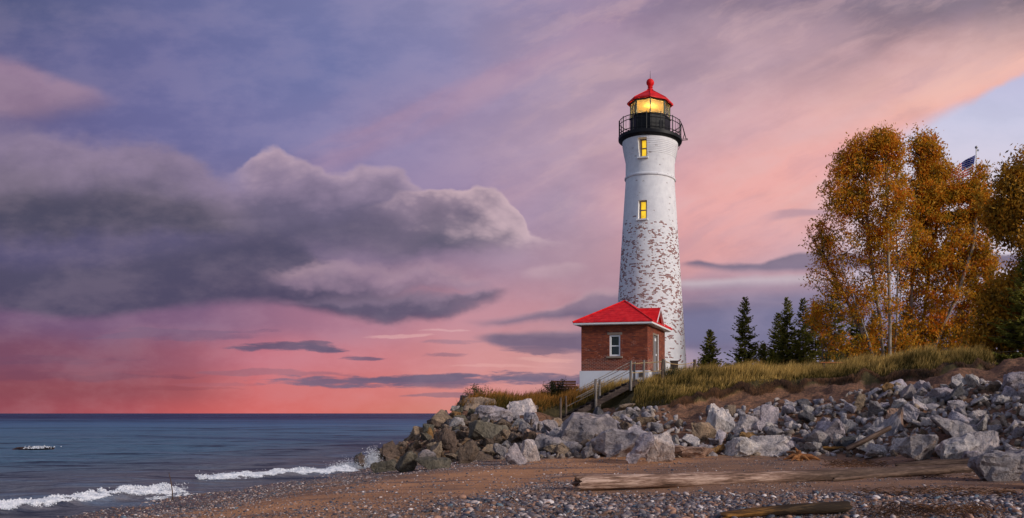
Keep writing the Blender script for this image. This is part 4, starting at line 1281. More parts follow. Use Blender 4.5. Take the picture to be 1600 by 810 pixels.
def build_rocks():
    rg = random.Random(21)
    shapes = ['block'] * 12 + ['slab'] * 7 + ['wedge'] * 9 + ['dome'] * 4 + ['spike'] * 4
    protos = [(s, *rock_mesh(100 + i, s)) for i, s in enumerate(shapes)]
    bys = {s: [p for p in protos if p[0] == s] for s in set(shapes)}
    done = []

    def place(p, size, shape, colr, label, name='boulder', flat=0.5, sink=0.30, rz=None, tilt=None, stretch=None):
        """size = half widths (x, y, z) in metres of the finished rock"""
        _, me, co = rg.choice(bys[shape])
        o = bpy.data.objects.new(name, me)
        ext = (co.max(0) - co.min(0)) / 2
        o.scale = tuple(s / e for s, e in zip(size, ext))
        rz = rg.uniform(0, 6.28) if rz is None else rz
        tl = tilt or (rg.gauss(0, .28), rg.gauss(0, .28))
        o.rotation_euler = Euler((tl[0], tl[1], rz))
        mtx = np.array(o.rotation_euler.to_matrix())
        w = (co * np.array(o.scale)) @ mtx.T
        zmin, zmax = w[:, 2].min(), w[:, 2].max()
        o.location = (p[0], p[1], p[2] - zmin - (zmax - zmin) * sink)
        base = ROCKCOL[colr]
        k = rg.uniform(.86, 1.14)
        o.color = (base[0] * k * rg.uniform(.97, 1.03), base[1] * k, base[2] * k * rg.uniform(.97, 1.03), 1)
        COL.objects.link(o)
        tag(o, label, 'boulder', 'riprap boulders piled along the bank')
        return o

    # --- the ones that can be told apart in the photo: (u, v of the middle of the foot), width px, height px
    named = [
        (815, 647, 48, 28, 'block', 'pale grey', 'pale square boulder crowning the bank just left of the stairway, against the dry grass', 0.1),
        (772, 655, 58, 22, 'slab', 'lavender grey', 'long mauve slab leaning against the pale square boulder below the dry grass', 0.3),
        (738, 640, 66, 24, 'slab', 'tan', 'long flat tan slab along the top edge of the bank under the dark bush', 0.2),
        (757, 688, 60, 34, 'slab', 'olive grey', 'tilted dark slab with tan upper edge halfway up the bank below the dark bush', 0.4),
        (918, 700, 86, 52, 'dome', 'mid grey', 'great domed grey boulder beneath the foot of the wooden stairway', 0.0),
        (968, 717, 92, 48, 'wedge', 'mid grey', 'broad grey boulder with a ridged top between the domed boulder and the sand', 0.3),
        (1000, 724, 36, 52, 'spike', 'lavender grey', 'tall pointed boulder with a sunlit right face standing on the sand', 0.0),
        (1028, 722, 46, 46, 'block', 'pale grey', 'rough blocky boulder on the sand, right beside the tall pointed one', 0.0),
        (1080, 714, 84, 18, 'slab', 'peach', 'low flat peach slab lying at the edge of the sand', 0.0),
        (975, 713, 28, 22, 'block', 'ochre', 'small orange block wedged in front of the broad ridged grey boulder', 0.0),
        (940, 712, 38, 10, 'slab', 'peach', 'thin peach slab poking from the sand below the domed grey boulder', 0.0),
        (733, 724, 30, 36, 'block', 'brown', 'square brown boulder upright on the pebbles at the foot of the rock point', 0.1),
        (695, 704, 34, 40, 'dome', 'brown', 'knobbly brown boulder with a hollow in its top, middle of the rock point', 0.2),
        (633, 738, 38, 40, 'wedge', 'olive grey', 'olive boulder with a rusty orange face at the foot of the rock point', 0.4),
        (598, 738, 40, 26, 'dome', 'olive grey', 'rounded wet boulder beside the white splash at the water edge', 0.5),
        (672, 734, 50, 22, 'slab', 'olive grey', 'flat olive slab at the edge of the pebbles, right of the rusty orange face', 0.4),
        (690, 665, 46, 26, 'wedge', 'tan', 'sunlit tan wedge high on the outer edge of the rock point', 0.2),
        (822, 722, 30, 34, 'block', 'pale grey', 'small bright pitted block at the sand below the three old posts', 0.0),
        (806, 726, 30, 34, 'wedge', 'lavender grey', 'bluish wedge leaning on the small bright pitted block at the sand', 0.0),
        (870, 706, 74, 30, 'slab', 'mid grey', 'long grey slab lying tilted left of the domed boulder', 0.3),
        (1097, 690, 40, 32, 'block', 'tan', 'tilted square tan block at the foot of the bare dirt slope', 0.2),
        (1128, 678, 44, 50, 'slab', 'pale grey', 'pale slab standing on edge at the right of the bare dirt slope', 0.2),
        (1163, 676, 46, 30, 'block', 'pale grey', 'broad pale block at the right of the slab standing on edge', 0.3),
        (1172, 690, 32, 17, 'slab', 'ochre', 'small yellow ochre slab among pale rocks below the lone spruce', 0.2),
        (1200, 668, 36, 42, 'wedge', 'lavender grey', 'pointed lavender boulder high in the pile below the tallest lone spruce', 0.3),
        (1160, 713, 56, 28, 'dome', 'pale grey', 'large white pitted boulder at the sand below the tallest lone spruce', 0.0),
        (1205, 713, 58, 30, 'block', 'pale grey', 'large white two stepped boulder at the sand left of the orange root', 0.0),
        (1288, 696, 66, 40, 'wedge', 'lavender grey', 'big pale lavender boulder above the right of the orange root', 0.2),
        (1385, 684, 64, 56, 'wedge', 'mid grey', 'big angular grey boulder leaning left in the middle of the pile below the birches', 0.3),
        (1404, 656, 34, 20, 'block', 'peach', 'small peach sided block above the angular grey boulder below the birches', 0.3),
        (1330, 702, 46, 26, 'dome', 'dark grey', 'low rounded dark boulder in the pile just below the birch trunks', 0.2),
        (1497, 690, 92, 34, 'slab', 'mid grey', 'very long grey slab lying tilted up to the right below the flagpole', 0.3),
        (1470, 628, 50, 26, 'block', 'lavender grey', 'square lavender block at the top edge of the pile under the dirt scarp', 0.3),
        (1425, 622, 36, 26, 'wedge', 'mid grey', 'pointed grey boulder at the top edge of the pile, nearest the sandy hollow', 0.3),
        (1500, 718, 66, 36, 'dome', 'pale grey', 'broad whitish boulder just above the dark log end by the biggest rock', 0.1),
        (1540, 712, 44, 42, 'block', 'pale grey', 'bright white block directly left of the biggest shaded boulder', 0.2),
        (1572, 752, 104, 58, 'dome', 'mid grey', 'the biggest boulder, shaded and craggy, standing at the end of the long log', 0.0),
        (1614, 764, 44, 44, 'block', 'mid grey', 'shaded block at the very edge of the beach beside the biggest boulder', 0.0),
        (1345, 642, 26, 28, 'spike', 'tan', 'small upright tan rock sticking up from the sandy hollow', 0.2),
        (1440, 722, 60, 40, 'wedge', 'mid grey', 'wide grey boulder at the sand beside the debris below the birches', 0.0),
        (1277, 700, 40, 28, 'block', 'mid grey', 'stained grey block behind the orange root', 0.1),
    ]
    for u, v, wpx, hpx, shp, colr, lab, sk in named:
        g = ground_at(u, v)
        m = g.y / FPX
        hw, hh = wpx * m / 2, hpx * m / 2
        o = place((g.x, g.y + hw * 0.3, g.z), (hw * 1.05, max(hw * .7, hh * .7), hh * 1.16), shp, colr, lab, sink=0.12 + sk * 0.4, rz=rg.uniform(-.3, .3), tilt=(rg.gauss(0, .1), rg.gauss(0, .14)))
        done.append((g.x, g.y + hw * .35, hw * .95))

    # --- all the others: larger first, each settled between its neighbours
    def zone(u):
        for lim, t in [(650, 'beside the splashing water'), (730, 'on the outer rock point'), (800, 'below the dark bush'), (870, 'left of the stairway'), (950, 'below the stairway'), (1040, 'below the red roofed house'), (1110, 'below the shortest spruce'), (1190, 'below the tallest lone spruce'), (1280, 'below the spruce row'), (1350, 'below the orange bench'), (1420, 'below the birch trunks'), (1500, 'below the flagpole'), (1560, 'left of the maple crown')]:
            if u < lim: return t
        return 'under the maple'

    cand = []
    ng = np.random.default_rng(77)
    CX = ng.uniform(-15.4, 17, 60000); CY = ng.uniform(17, 46, 60000); CZ = H(CX, CY)
    for x, y, z in zip(CX.tolist(), CY.tolist(), CZ.tolist()):
        ty, ry = float(toe_y(max(x, -12.5))), float(rock_y(max(x, -12.5)))
        if x < -12.4: ry = 47.5; ty = 33.0
        if y < ty + 0.1 or y > ry: continue
        if z < -0.3: continue
        u = UC + x * FPX / y; v = VH - (z - CAMZ) * FPX / y
        if u < 540 or u > 1640 or v > 800: continue
        # bare dirt slope and sandy hollow stay open
        if 1030 < u < 1115 and v < 690 - abs(u - 1065) * 0.2 and rg.random() < .86: continue
        if 1215 < u < 1335 and v < 632 and rg.random() < .9: continue
        if 1340 < u < 1410 and v < 612: continue
        # room for the stairs
        if STAIR[1].x - 0.2 < x < STAIR[0].x and 40.6 < y < 43.6: continue
        cand.append((x, y, z, u, v))
    sizes = [0.62] * 40 + [0.50] * 70 + [0.40] * 110 + [0.31] * 190 + [0.23] * 260
    n_ind = 0
    ci = 0
    used = set()
    smalls = []
    quota = {0.42: 20, 0.36: 66, 0.30: 120, 0.245: 300, 0.19: 900, 0.14: 1300}
    for tgt in quota:
        nq = 0
        for c in cand:
            if nq >= quota[tgt]: break
            x, y, z, u, v = c
            s = tgt * rg.uniform(.82, 1.18)
            if x < -8: s *= 0.82
            ok = True
            for a, b, r in done:
                dx, dy = a - x, b - y
                if dx * dx + dy * dy < (0.64 * (r + s)) ** 2: ok = False; break
            if not ok: continue
            nq += 1
            done.append((x, y, s * .95))
            # colour by where it lies: browner on the wave-washed point, paler on the newer pile
            if u < 790:
                col_ = rg.choices(['brown', 'olive grey', 'tan', 'mid grey', 'dark grey', 'pale grey', 'ochre'], [30, 24, 20, 10, 10, 2, 4])[0]
            elif u < 1050:
                col_ = rg.choices(['mid grey', 'tan', 'brown', 'pale grey', 'dark grey', 'lavender grey', 'peach'], [24, 18, 16, 16, 10, 12, 3])[0]
            else:
                col_ = rg.choices(['pale grey', 'mid grey', 'lavender grey', 'tan', 'dark grey', 'peach', 'brown', 'ochre'], [34, 20, 24, 9, 5, 3, 2, 2])[0]
            if n_ind < 252 and tgt > 0.2:
                shp = rg.choices(['block', 'slab', 'wedge', 'dome', 'spike'], [34, 22, 26, 8, 10])[0]
                ry = float(rock_y(max(x, -12.5))); ty = float(toe_y(max(x, -12.5)))
                fr = (y - ty) / max(ry - ty, 1)
                row = 'at the bank foot' if fr < .2 else 'low on the bank' if fr < .42 else 'halfway up the bank' if fr < .65 else 'high on the bank' if fr < .86 else 'topping the bank'
                sz = 'large' if s > .37 else 'medium' if s > .28 else 'small'
                sh = {'block': 'blocky', 'slab': 'flat', 'wedge': 'wedge shaped', 'dome': 'rounded', 'spike': 'upright'}[shp]
                lab = f'{sz} {col_} {sh} rock {row} {zone(u)}'
                up = 1.0 if shp != 'slab' else .62
                hz = s * up * rg.uniform(.72, 1.05)
                place((x, y, z), (s * rg.uniform(.95, 1.3), s * rg.uniform(.8, 1.05), hz), shp, col_, lab, sink=0.16, tilt=(rg.gauss(-.12, .3), rg.gauss(0, .32)))
                n_ind += 1
            else:
                smalls.append((x, y, z, s, col_))
        if len(smalls) > 2600: break
    # rubble filling the gaps
    co_all, f_all, nb = [], [], 0
    rr = random.Random(4)
    for x, y, z, s, c_ in smalls[:2600]:
        _, me, co = rr.choice(protos)
        e = Euler((rr.uniform(-.6, .6), rr.uniform(-.6, .6), rr.uniform(0, 6.28))).to_matrix()
        # coarse copy: the hull points only
        bm = bmesh.new()
        for i in rr.sample(range(len(co)), min(16, len(co))):
            bm.verts.new(co[i] * s * 1.25)
        bmesh.ops.convex_hull(bm, input=bm.verts)
        loose = [v for v in bm.verts if not v.link_faces]
        if loose: bmesh.ops.delete(bm, geom=loose, context='VERTS')
        bm.verts.index_update()
        P = np.array([v.co[:] for v in bm.verts]) @ np.array(e).T + np.array([x, y, z + s * .12])
        F = np.array([[v.index for v in f.verts] for f in bm.faces if len(f.verts) == 3])
        bm.free()
        co_all.append(P); f_all.append(F + nb); nb += len(P)
    if co_all:
        o = np_mesh('riprap_rubble', np.concatenate(co_all), np.concatenate(f_all), MAT['rubble'])
        tag(o, 'small broken stone filling the gaps between the boulders', kind='stuff')
    print('rocks', n_ind + len(named), 'rubble', len(smalls))


# fixed places of the big things
TOWER = Vector((-2.66, 54.0, 4.5))
HROT = R(-11)
HOUSE = Vector((-6.13, 46.4, 3.38))       # front left corner, foot of the foundation
HW, HL = 3.80, 4.30
STAIR = (pix(990, 600, 43.0), pix(866, 666, 41.6))

# ------------------------------------------------------------------ lighthouse
def lv(v): return (646 - v) * 54.0 / 1300.0 - (TOWER.z - CAMZ)


def build_lighthouse():
    t = thing('lighthouse', 'tall white brick lighthouse with worn paint, black gallery and red lantern roof', 'lighthouse', TOWER)
    n = 96
    step = 2 * math.pi / n
    wa = R(-90 - 13.5)                      # the two stair windows face the camera, a little to its left
    a0 = wa - 2.5 * step
    def rad(z): return 2.41 - 0.0645 * z
    zb = lv(283)
    wins = [(lv(257), lv(228.5)), (lv(352), lv(323))]
    prof = [(rad(-1.2) , -1.2), (rad(2), 2), (rad(5), 5), (rad(8), 8)]
    prof += [(rad(wins[1][0]), wins[1][0]), (rad(wins[1][1]), wins[1][1])]
    prof += [(rad(zb) , zb - .02), (rad(zb) + .075, zb), (rad(zb) + .08, zb + .09), (rad(zb) + .01, zb + .14)]
    prof += [(1.585, wins[0][0])]
    c0, c1 = lv(252), lv(228.5)
    k = 9
    for i in range(k):
        za, zc = c0 + (c1 - c0) * i / k, c0 + (c1 - c0) * (i + 1) / k
        r = 1.60 + 0.20 * ((i + 1) / k) ** 0.8
        prof += [(r, za), (r, zc - 0.012)]
    prof += [(1.80, c1), (1.80, lv(225.5))]
    vs, fs, uvs = [], [], []
    for r, z in prof:
        for q in range(n):
            a = a0 + q * step
            vs.append((r * math.cos(a), r * math.sin(a), z))
    def skip(i, q):
        zm = (prof[i][1] + prof[i + 1][1]) / 2
        return q in range(5) and any(w0 < zm < w1 for w0, w1 in wins)
    rin = 1.30
    for i in range(len(prof) - 1):
        for q in range(n):
            a, b = i * n + q, i * n + (q + 1) % n
            if skip(i, q):
                def inn(ix):
                    p = vs[ix]; rr = math.hypot(p[0], p[1]); s = rin / rr
                    vs.append((p[0] * s, p[1] * s, p[2])); return len(vs) - 1
                if not skip(i, q - 1): fs.append((a, a + n, inn(a + n), inn(a))); uvs.append([(0.02, 18.5)] * 4)
                if not skip(i, q + 1): fs.append((b + n, b, inn(b), inn(b + n))); uvs.append([(0.02, 18.5)] * 4)
                if not skip(i - 1, q): fs.append((b, a, inn(a), inn(b))); uvs.append([(0.02, 18.5)] * 4)
                if not skip(i + 1, q): fs.append((a + n, b + n, inn(b + n), inn(a + n))); uvs.append([(0.02, 18.5)] * 4)
                continue
            fs.append((a, b, b + n, a + n))
            t0, t1 = step * q * 2.0, step * (q + 1) * 2.0
            z0, z1 = prof[i][1], prof[i + 1][1]
            uvs.append([(t0, z0), (t1, z0), (t1, z1), (t0, z1)])
    m = MB(); m.add(vs, fs, uvs)
    m.build('tower_wall', MAT['worn_white_brick'], t, smooth=30)
    # stair windows
    for w0, w1 in wins:
        def L(r, s, z):     # radial, sideways, height
            return (math.cos(wa) * r - math.sin(wa) * s, math.sin(wa) * r + math.cos(wa) * s, z)
        ro = rad((w0 + w1) / 2) if w1 < zb else 1.60
        hw = 2.5 * step * ro
        rp = ro - 0.24
        f = MB()
        rot = Matrix.Rotation(wa, 3, 'Z')
        zm = (w0 + w1) / 2
        for s in (-hw + .06, hw - .06): f.box(L(rp, s, zm), (.06, .115, w1 - w0), rot)
        for z in (w0 + .04, zm, w1 - .04): f.box(L(rp, 0, z), (.05 if z == zm else .058, 2 * hw - .16, .07), rot)
        fo = f.build('window', MAT['stone_trim'], t)
        p = MB(); p.box(L(rp - .04, 0, zm), (.02, 2 * hw - .06, w1 - w0 - .04), rot)
        p.build('lit_pane', MAT['lit_window'], fo)
        s_ = MB(); s_.box(L(ro + .06, 0, w0 - .05), (.20, 2 * hw + .18, .09), rot)
        s_.build('sill', MAT['white_paint'], fo)
    # gallery
    dz = lv(217.5)
    d = MB(); d.lathe([(1.79, lv(225.2)), (1.98, lv(223.6)), (2.06, lv(222.2)), (2.06, dz), (1.2, dz + .005)], 64)
    d.build('gallery_deck', MAT['black_iron'], t, smooth=40)
    rl = MB()
    rr = 2.01
    circ = lambda z, r=rr: [(r * math.cos(2 * math.pi * k / 64), r * math.sin(2 * math.pi * k / 64), z) for k in range(65)]
    zt = lv(193.5)
    for z in (zt, zt - .26, dz + .16): rl.tube(circ(z), .024, 6, False)
    rail = rl.build('gallery_railing', MAT['black_iron'], t, smooth=True)
    for k in range(14):
        a = 2 * math.pi * (k + .35) / 14
        pm = MB(); pm.tube([(rr * math.cos(a), rr * math.sin(a), dz), (rr * math.cos(a), rr * math.sin(a), zt + .07)], .036, 6)
        pm.build('post', MAT['black_iron'], rail)
        bm_ = MB()
        for j in (1, 2):
            b = a + 2 * math.pi / 14 * j / 3
            bm_.tube([(rr * math.cos(b), rr * math.sin(b), dz), (rr * math.cos(b), rr * math.sin(b), zt)], .013, 5)
        bm_.build('baluster', MAT['black_iron'], rail)
    br = MB()
    for y_ in (-.12, .12):
        br.tube([(2.02, y_, zt), (2.12, y_, zt - .22), (2.34, y_, dz - .03)], .018, 5)
        br.tube([(2.0, y_, dz - .06), (2.42, y_, dz - .02)], .02, 5)
        br.tube([(2.1, y_, zt - .2), (2.22, y_, dz + .3), (2.12, y_, dz)], .014, 5)
    br.tube([(2.34, -.12, dz - .03), (2.34, .12, dz - .03)], .015, 5); br.tube([(2.42, -.12, dz - .02), (2.42, .12, dz - .02)], .02, 5)
    br.tube([(1.82, 0, dz - .7), (2.0, 0, dz - .3), (2.1, 0, dz - .06)], .015, 5)
    br.build('hanging_bracket', MAT['black_iron'], t)
    # lantern room: octagon, one corner to the viewer
    o8 = R(-90 + 3)
    lw = MB(); lw.lathe([(1.31, dz), (1.31, lv(188.5)), (1.36, lv(188.3)), (1.36, lv(187)), (1.26, lv(187)), (1.22, lv(187)), (1.22, dz)], 8, o8)
    lwall = lw.build('lantern_wall', MAT['black_iron'], t)
    hm = MB(); hm.box((0.6, -1.045, lv(203)), (.5, .012, .5)); hm.build('hatch', MAT['dark_room'], lwall)
    g0, g1 = lv(187), lv(163.5)
    fm = MB()
    C8 = [(1.27 * math.cos(o8 + k * math.pi / 4), 1.27 * math.sin(o8 + k * math.pi / 4)) for k in range(8)]
    for k in range(8):
        x, y = C8[k]; x2, y2 = C8[(k + 1) % 8]
        fm.bar((x, y, g0), (x, y, g1), .075, .075, up=(x, y, 0))
        fm.bar((x, y, g1 - .04), (x2, y2, g1 - .04), .06, .10)
    fr = fm.build('glazing_frame', MAT['lantern_frame'], t)
    for k in range(8):
        x, y = C8[k]; x2, y2 = C8[(k + 1) % 8]
        pm = MB(); pm.bar((x * .99, y * .99, (g0 + g1) / 2), (x2 * .99, y2 * .99, (g0 + g1) / 2), .012, g1 - g0 - .03)
        pm.build('glass_pane', MAT['lantern_glass'], t)
    cm = MB(); cm.disc(1.2, g1 - .09, 24, up=False); cm.build('ceiling', MAT['inner_amber'], t)
    fl = MB(); fl.disc(1.24, g0 - .05, 24); fl.build('lantern_floor', MAT['inner_amber'], t)
    lp = MB(); lp.tube([(0, 0, dz), (0, 0, lv(183.5))], .10, 10); lp.lathe([(.10, lv(184.2)), (.17, lv(183.8)), (.17, lv(183.2)), (.05, lv(183))], 16)
    lamp = lp.build('lamp', MAT['steel'], t, smooth=30)
    bv = MB(); bv.lathe([(.001, lv(183)), (.12, lv(181.5)), (.17, lv(179)), (.13, lv(176.4)), (.001, lv(175.0))], 16)
    bv.build('lamp_bulb', MAT['lamp_light'], lamp, smooth=True)
    pl = bpy.data.lights.new('lamp_light', 'POINT'); pl.energy = 58; pl.color = (1.0, .72, .32); pl.shadow_soft_size = .13
    po = bpy.data.objects.new('lamp_light', pl); po.location = TOWER + Vector((0, -.02, lv(171.5))); COL.objects.link(po)
    # red roof, ball and rod
    rf = MB(); e0 = lv(163.3)
    rf.lathe([(1.26, e0 - .02), (1.50, e0 - .05), (1.50, e0 + .05), (1.42, e0 + .09), (.80, lv(151.5)), (.20, lv(142.2)), (.17, lv(141.4))], 8, o8)
    roof = rf.build('lantern_roof', MAT['red_metal'], t, smooth=20)
    rb = MB()
    for k in range(8):
        a = o8 + k * math.pi / 4
        rb.tube([(1.44 * math.cos(a), 1.44 * math.sin(a), e0 + .09), (.80 * math.cos(a), .80 * math.sin(a), lv(151.5) + .01), (.19 * math.cos(a), .19 * math.sin(a), lv(142.2) + .01)], .022, 5)
    rb.build('ridge_rib', MAT['red_metal'], roof)
    bl = MB(); bz = lv(129.6); R_ = .255
    pr = [(.19, lv(142)), (.20, lv(139.8)), (.12, lv(139)), (.11, lv(138)), (.17, lv(137)), (.17, lv(136)), (.09, lv(135.4))]
    pr += [(max(.002, R_ * math.cos(a)), bz + R_ * math.sin(a)) for a in np.linspace(-1.15, 1.5, 12)]
    bl.lathe(pr, 24); bl.build('ventilator_ball', MAT['red_metal'], t, smooth=40)
    rd = MB(); rd.tube([(0, 0, bz + .2), (0, 0, lv(111))], [.022, .008], 6); rd.build('lightning_rod', MAT['black_iron'], t)


# ------------------------------------------------------------------ service room (red brick house)
def build_house():
    t = thing('brick_house', 'small red brick house with red hip roof in front of the lighthouse', 'house', HOUSE, HROT)
    zf = 1.17                   # top of foundation
    ze = 3.70                   # wall head
    fm = MB()
    fm.box((HW / 2, HL / 2, zf / 2 - .4), (HW + .16, HL + .16, zf + .8))
    fo = fm.build('foundation', MAT['whitewash'], t, bevel=.015)
    v = MB(); v.box((3.47, -.083, .93), (.24, .012, .22)); v.build('vent', MAT['dark_room'], fo)
    vf = MB()
    for x in (3.34, 3.60): vf.box((x, -.09, .93), (.025, .02, .27))
    for z in (.805, 1.055): vf.box((3.47, -.09, z), (.235, .02, .025))
    for z in (.87, .93, .99): vf.box((3.47, -.088, z), (.23, .012, .02))
    vf.build('vent_frame', MAT['stone_trim'], fo)
    # walls, 0.3 thick, with one window in the front and the door in the right end
    th = .3
    wx0, wx1, wz0, wz1 = 1.62, 2.25, 1.98, 3.16
    dy0, dy1, dz1 = 1.25, 2.45, 3.36
    wall = MB()
    def panel(x0, x1, z0, z1): wall.box(((x0 + x1) / 2, th / 2, (z0 + z1) / 2), (x1 - x0, th, z1 - z0))
    panel(0, wx0, zf, ze); panel(wx1, HW, zf, ze); panel(wx0, wx1, zf, wz0); panel(wx0, wx1, wz1, ze)
    wall.box((HW / 2, HL - th / 2, (zf + ze) / 2), (HW, th, ze - zf))
    wall.box((th / 2, HL / 2, (zf + ze) / 2), (th, HL - 2 * th, ze - zf))
    def side(y0, y1, z0, z1): wall.box((HW - th / 2, (y0 + y1) / 2, (z0 + z1) / 2), (th, y1 - y0, z1 - z0))
    side(th, dy0, zf, ze); side(dy1, HL - th, zf, ze); side(dy0, dy1, dz1, ze)
    wall.build('wall', MAT['red_brick'], t)
    im = MB(); im.box((HW / 2, HL / 2, zf + .01), (HW - .62, HL - .62, .02)); im.build('floor_slab', MAT['dark_room'], t)
    # window
    f = MB(); yb = .10
    for x in (wx0 + .045, wx1 - .045): f.box((x, yb, (wz0 + wz1) / 2), (.09, .10, wz1 - wz0))
    for z in (wz0 + .045, wz1 - .045): f.box(((wx0 + wx1) / 2, yb, z), (wx1 - wx0 - .18, .095, .09))
    f.box(((wx0 + wx1) / 2, yb + .01, (wz0 + wz1) / 2 - .02), (wx1 - wx0 - .18, .07, .06))
    w = f.build('window', MAT['white_paint'], t, bevel=.006)
    g = MB(); g.box(((wx0 + wx1) / 2, yb + .03, (wz0 + wz1) / 2), (wx1 - wx0 - .1, .012, wz1 - wz0 - .1)); g.build('pane', MAT['dark_glass'], w)
    bl = MB(); bl.box(((wx0 + wx1) / 2, yb + .17, wz0 + .30), (wx1 - wx0, .02, .56)); bl.build('curtain', MAT['door_paint'], w)
    s = MB(); s.box(((wx0 + wx1) / 2, .02, wz0 - .06), (wx1 - wx0 + .28, .24, .11)); s.build('sill', MAT['stone_trim'], w, bevel=.008)
    s = MB(); s.box(((wx0 + wx1) / 2, .10, wz1 + .07), (wx1 - wx0 + .22, .215, .135)); s.build('lintel', MAT['stone_trim'], w, bevel=.008)
    # door in the right end
    f = MB(); xb = HW - .05
    for y in (dy0 + .05, dy1 - .05): f.box((xb, y, (zf + dz1) / 2), (.14, .10, dz1 - zf))
    f.box((xb, (dy0 + dy1) / 2, dz1 - .05), (.135, dy1 - dy0 - .2, .10))
    df = f.build('door_frame', MAT['stone_trim'], t)
    jb = MB(); jb.box((HW + .025, dy1 - .04, (zf + dz1) / 2), (.05, .07, dz1 - zf)); jb.build('door_jamb', MAT['white_paint'], df)
    d = MB(); d.box((xb - .10, dy0 + .40, (zf + dz1) / 2 - .05), (.05, .5, dz1 - zf - .12)); d.build('doorway_shade', MAT['dark_room'], t)  # dark sheet standing in for the shadow inside the open doorway
    d = MB(); d.box((xb - .03, dy0 + .79, (zf + dz1) / 2 - .05), (.045, .56, dz1 - zf - .12))
    do = d.build('door', MAT['door_paint'], t, bevel=.006)
    h = MB(); h.box((xb + .01, dy0 + .95, zf + 1.0), (.03, .18, .10)); h.build('handle', MAT['white_paint'], do)
    h = MB(); h.box((xb + .002, dy0 + .79, zf + 1.86), (.02, .30, .16)); h.build('door_notice', MAT['white_paint'], do)
    st = MB(); st.box((HW + .30, (dy0 + dy1) / 2, zf - .09), (.62, 1.5, .14)); st.build('doorstep', MAT['whitewash'], t)
    # eaves, fascia, roof
    ov = .32
    e = MB(); e.box((HW / 2, HL / 2, ze + .045), (HW + 2 * ov - .10, HL + 2 * ov - .10, .09))
    e.build('soffit', MAT['white_paint'], t)
    ga = MB()
    zg = ze + .115
    for p0, p1 in (((-ov, -ov), (HW + ov, -ov)), ((HW + ov, -ov), (HW + ov, HL + ov)), ((HW + ov, HL + ov), (-ov, HL + ov)), ((-ov, HL + ov), (-ov, -ov))):
        ga.bar((p0[0], p0[1], zg - .02), (p1[0], p1[1], zg - .02), .07, .14)
    ga.build('gutter', MAT['white_paint'], t)
    rz0, rz1 = ze + .12, ze + 1.62
    c = (HW / 2, HL / 2)
    o2 = ov + .05
    A = [(-o2, -o2), (HW + o2, -o2), (HW + o2, HL + o2), (-o2, HL + o2)]
    vs = [(x, y, rz0) for x, y in A] + [(x, y, rz0 + .05) for x, y in A] + [(c[0] - .06, c[1], rz1), (c[0] + .06, c[1], rz1)]
    fs = [(3, 2, 1, 0)] + [(k, (k + 1) % 4, 4 + (k + 1) % 4, 4 + k) for k in range(4)] + [(4, 5, 9, 8), (5, 6, 9), (6, 7, 8, 9), (7, 4, 8)]
    r = MB(); r.add(vs, fs); ro = r.build('roof', MAT['red_shingle'], t)
    rc = MB()
    for p0, p1 in ((A[0], c), (A[1], c), (A[2], c), (A[3], c)):
        rc.tube([(p0[0], p0[1], rz0 + .06), (p1[0], p1[1], rz1 + .01)], .045, 6)
    rc.build('hip_cap', MAT['red_metal'], ro)
    # gable over the door
    gy0, gy1 = (dy0 + dy1) / 2 - .95, (dy0 + dy1) / 2 + .95
    gm = (gy0 + gy1) / 2
    gz = rz0 + .98
    xf = HW + .30
    gb = MB()
    gb.add([(HW + .1, gy0 + .12, rz0 + .05), (HW + .1, gy1 - .12, rz0 + .05), (HW + .1, gm, gz - .10), (HW - .2, gy0 + .12, rz0 + .05), (HW - .2, gy1 - .12, rz0 + .05), (HW - .2, gm, gz - .10)],
           [(0, 1, 2), (5, 4, 3), (0, 3, 4, 1), (1, 4, 5, 2), (2, 5, 3, 0)])
    gbo = gb.build('gable', MAT['red_brick'], t)
    gr = MB()
    xi = HW / 2 + .55
    for s in (-1, 1):
        ye = gm + s * .97
        n_ = Vector((0, s * .98, .97)).normalized() * .05
        q = [Vector((xf, ye, rz0 + .03)), Vector((xf, gm, gz)), Vector((xi, gm, gz)), Vector((xi + .3, ye, rz0 + .03))]
        gr.add([p for p in q] + [p + n_ for p in q], [(0, 1, 2, 3), (7, 6, 5, 4), (0, 4, 5, 1), (1, 5, 6, 2), (2, 6, 7, 3), (3, 7, 4, 0)])
    gr.build('gable_roof', MAT['red_shingle'], ro)
    tr = MB()
    for s in (-1, 1):
        tr.bar((xf - .03, gm + s * .95, rz0 + .02), (xf - .03, gm, gz - .02), .05, .13, up=(1, 0, 0))
    tr.build('gable_trim', MAT['white_paint'], gbo)


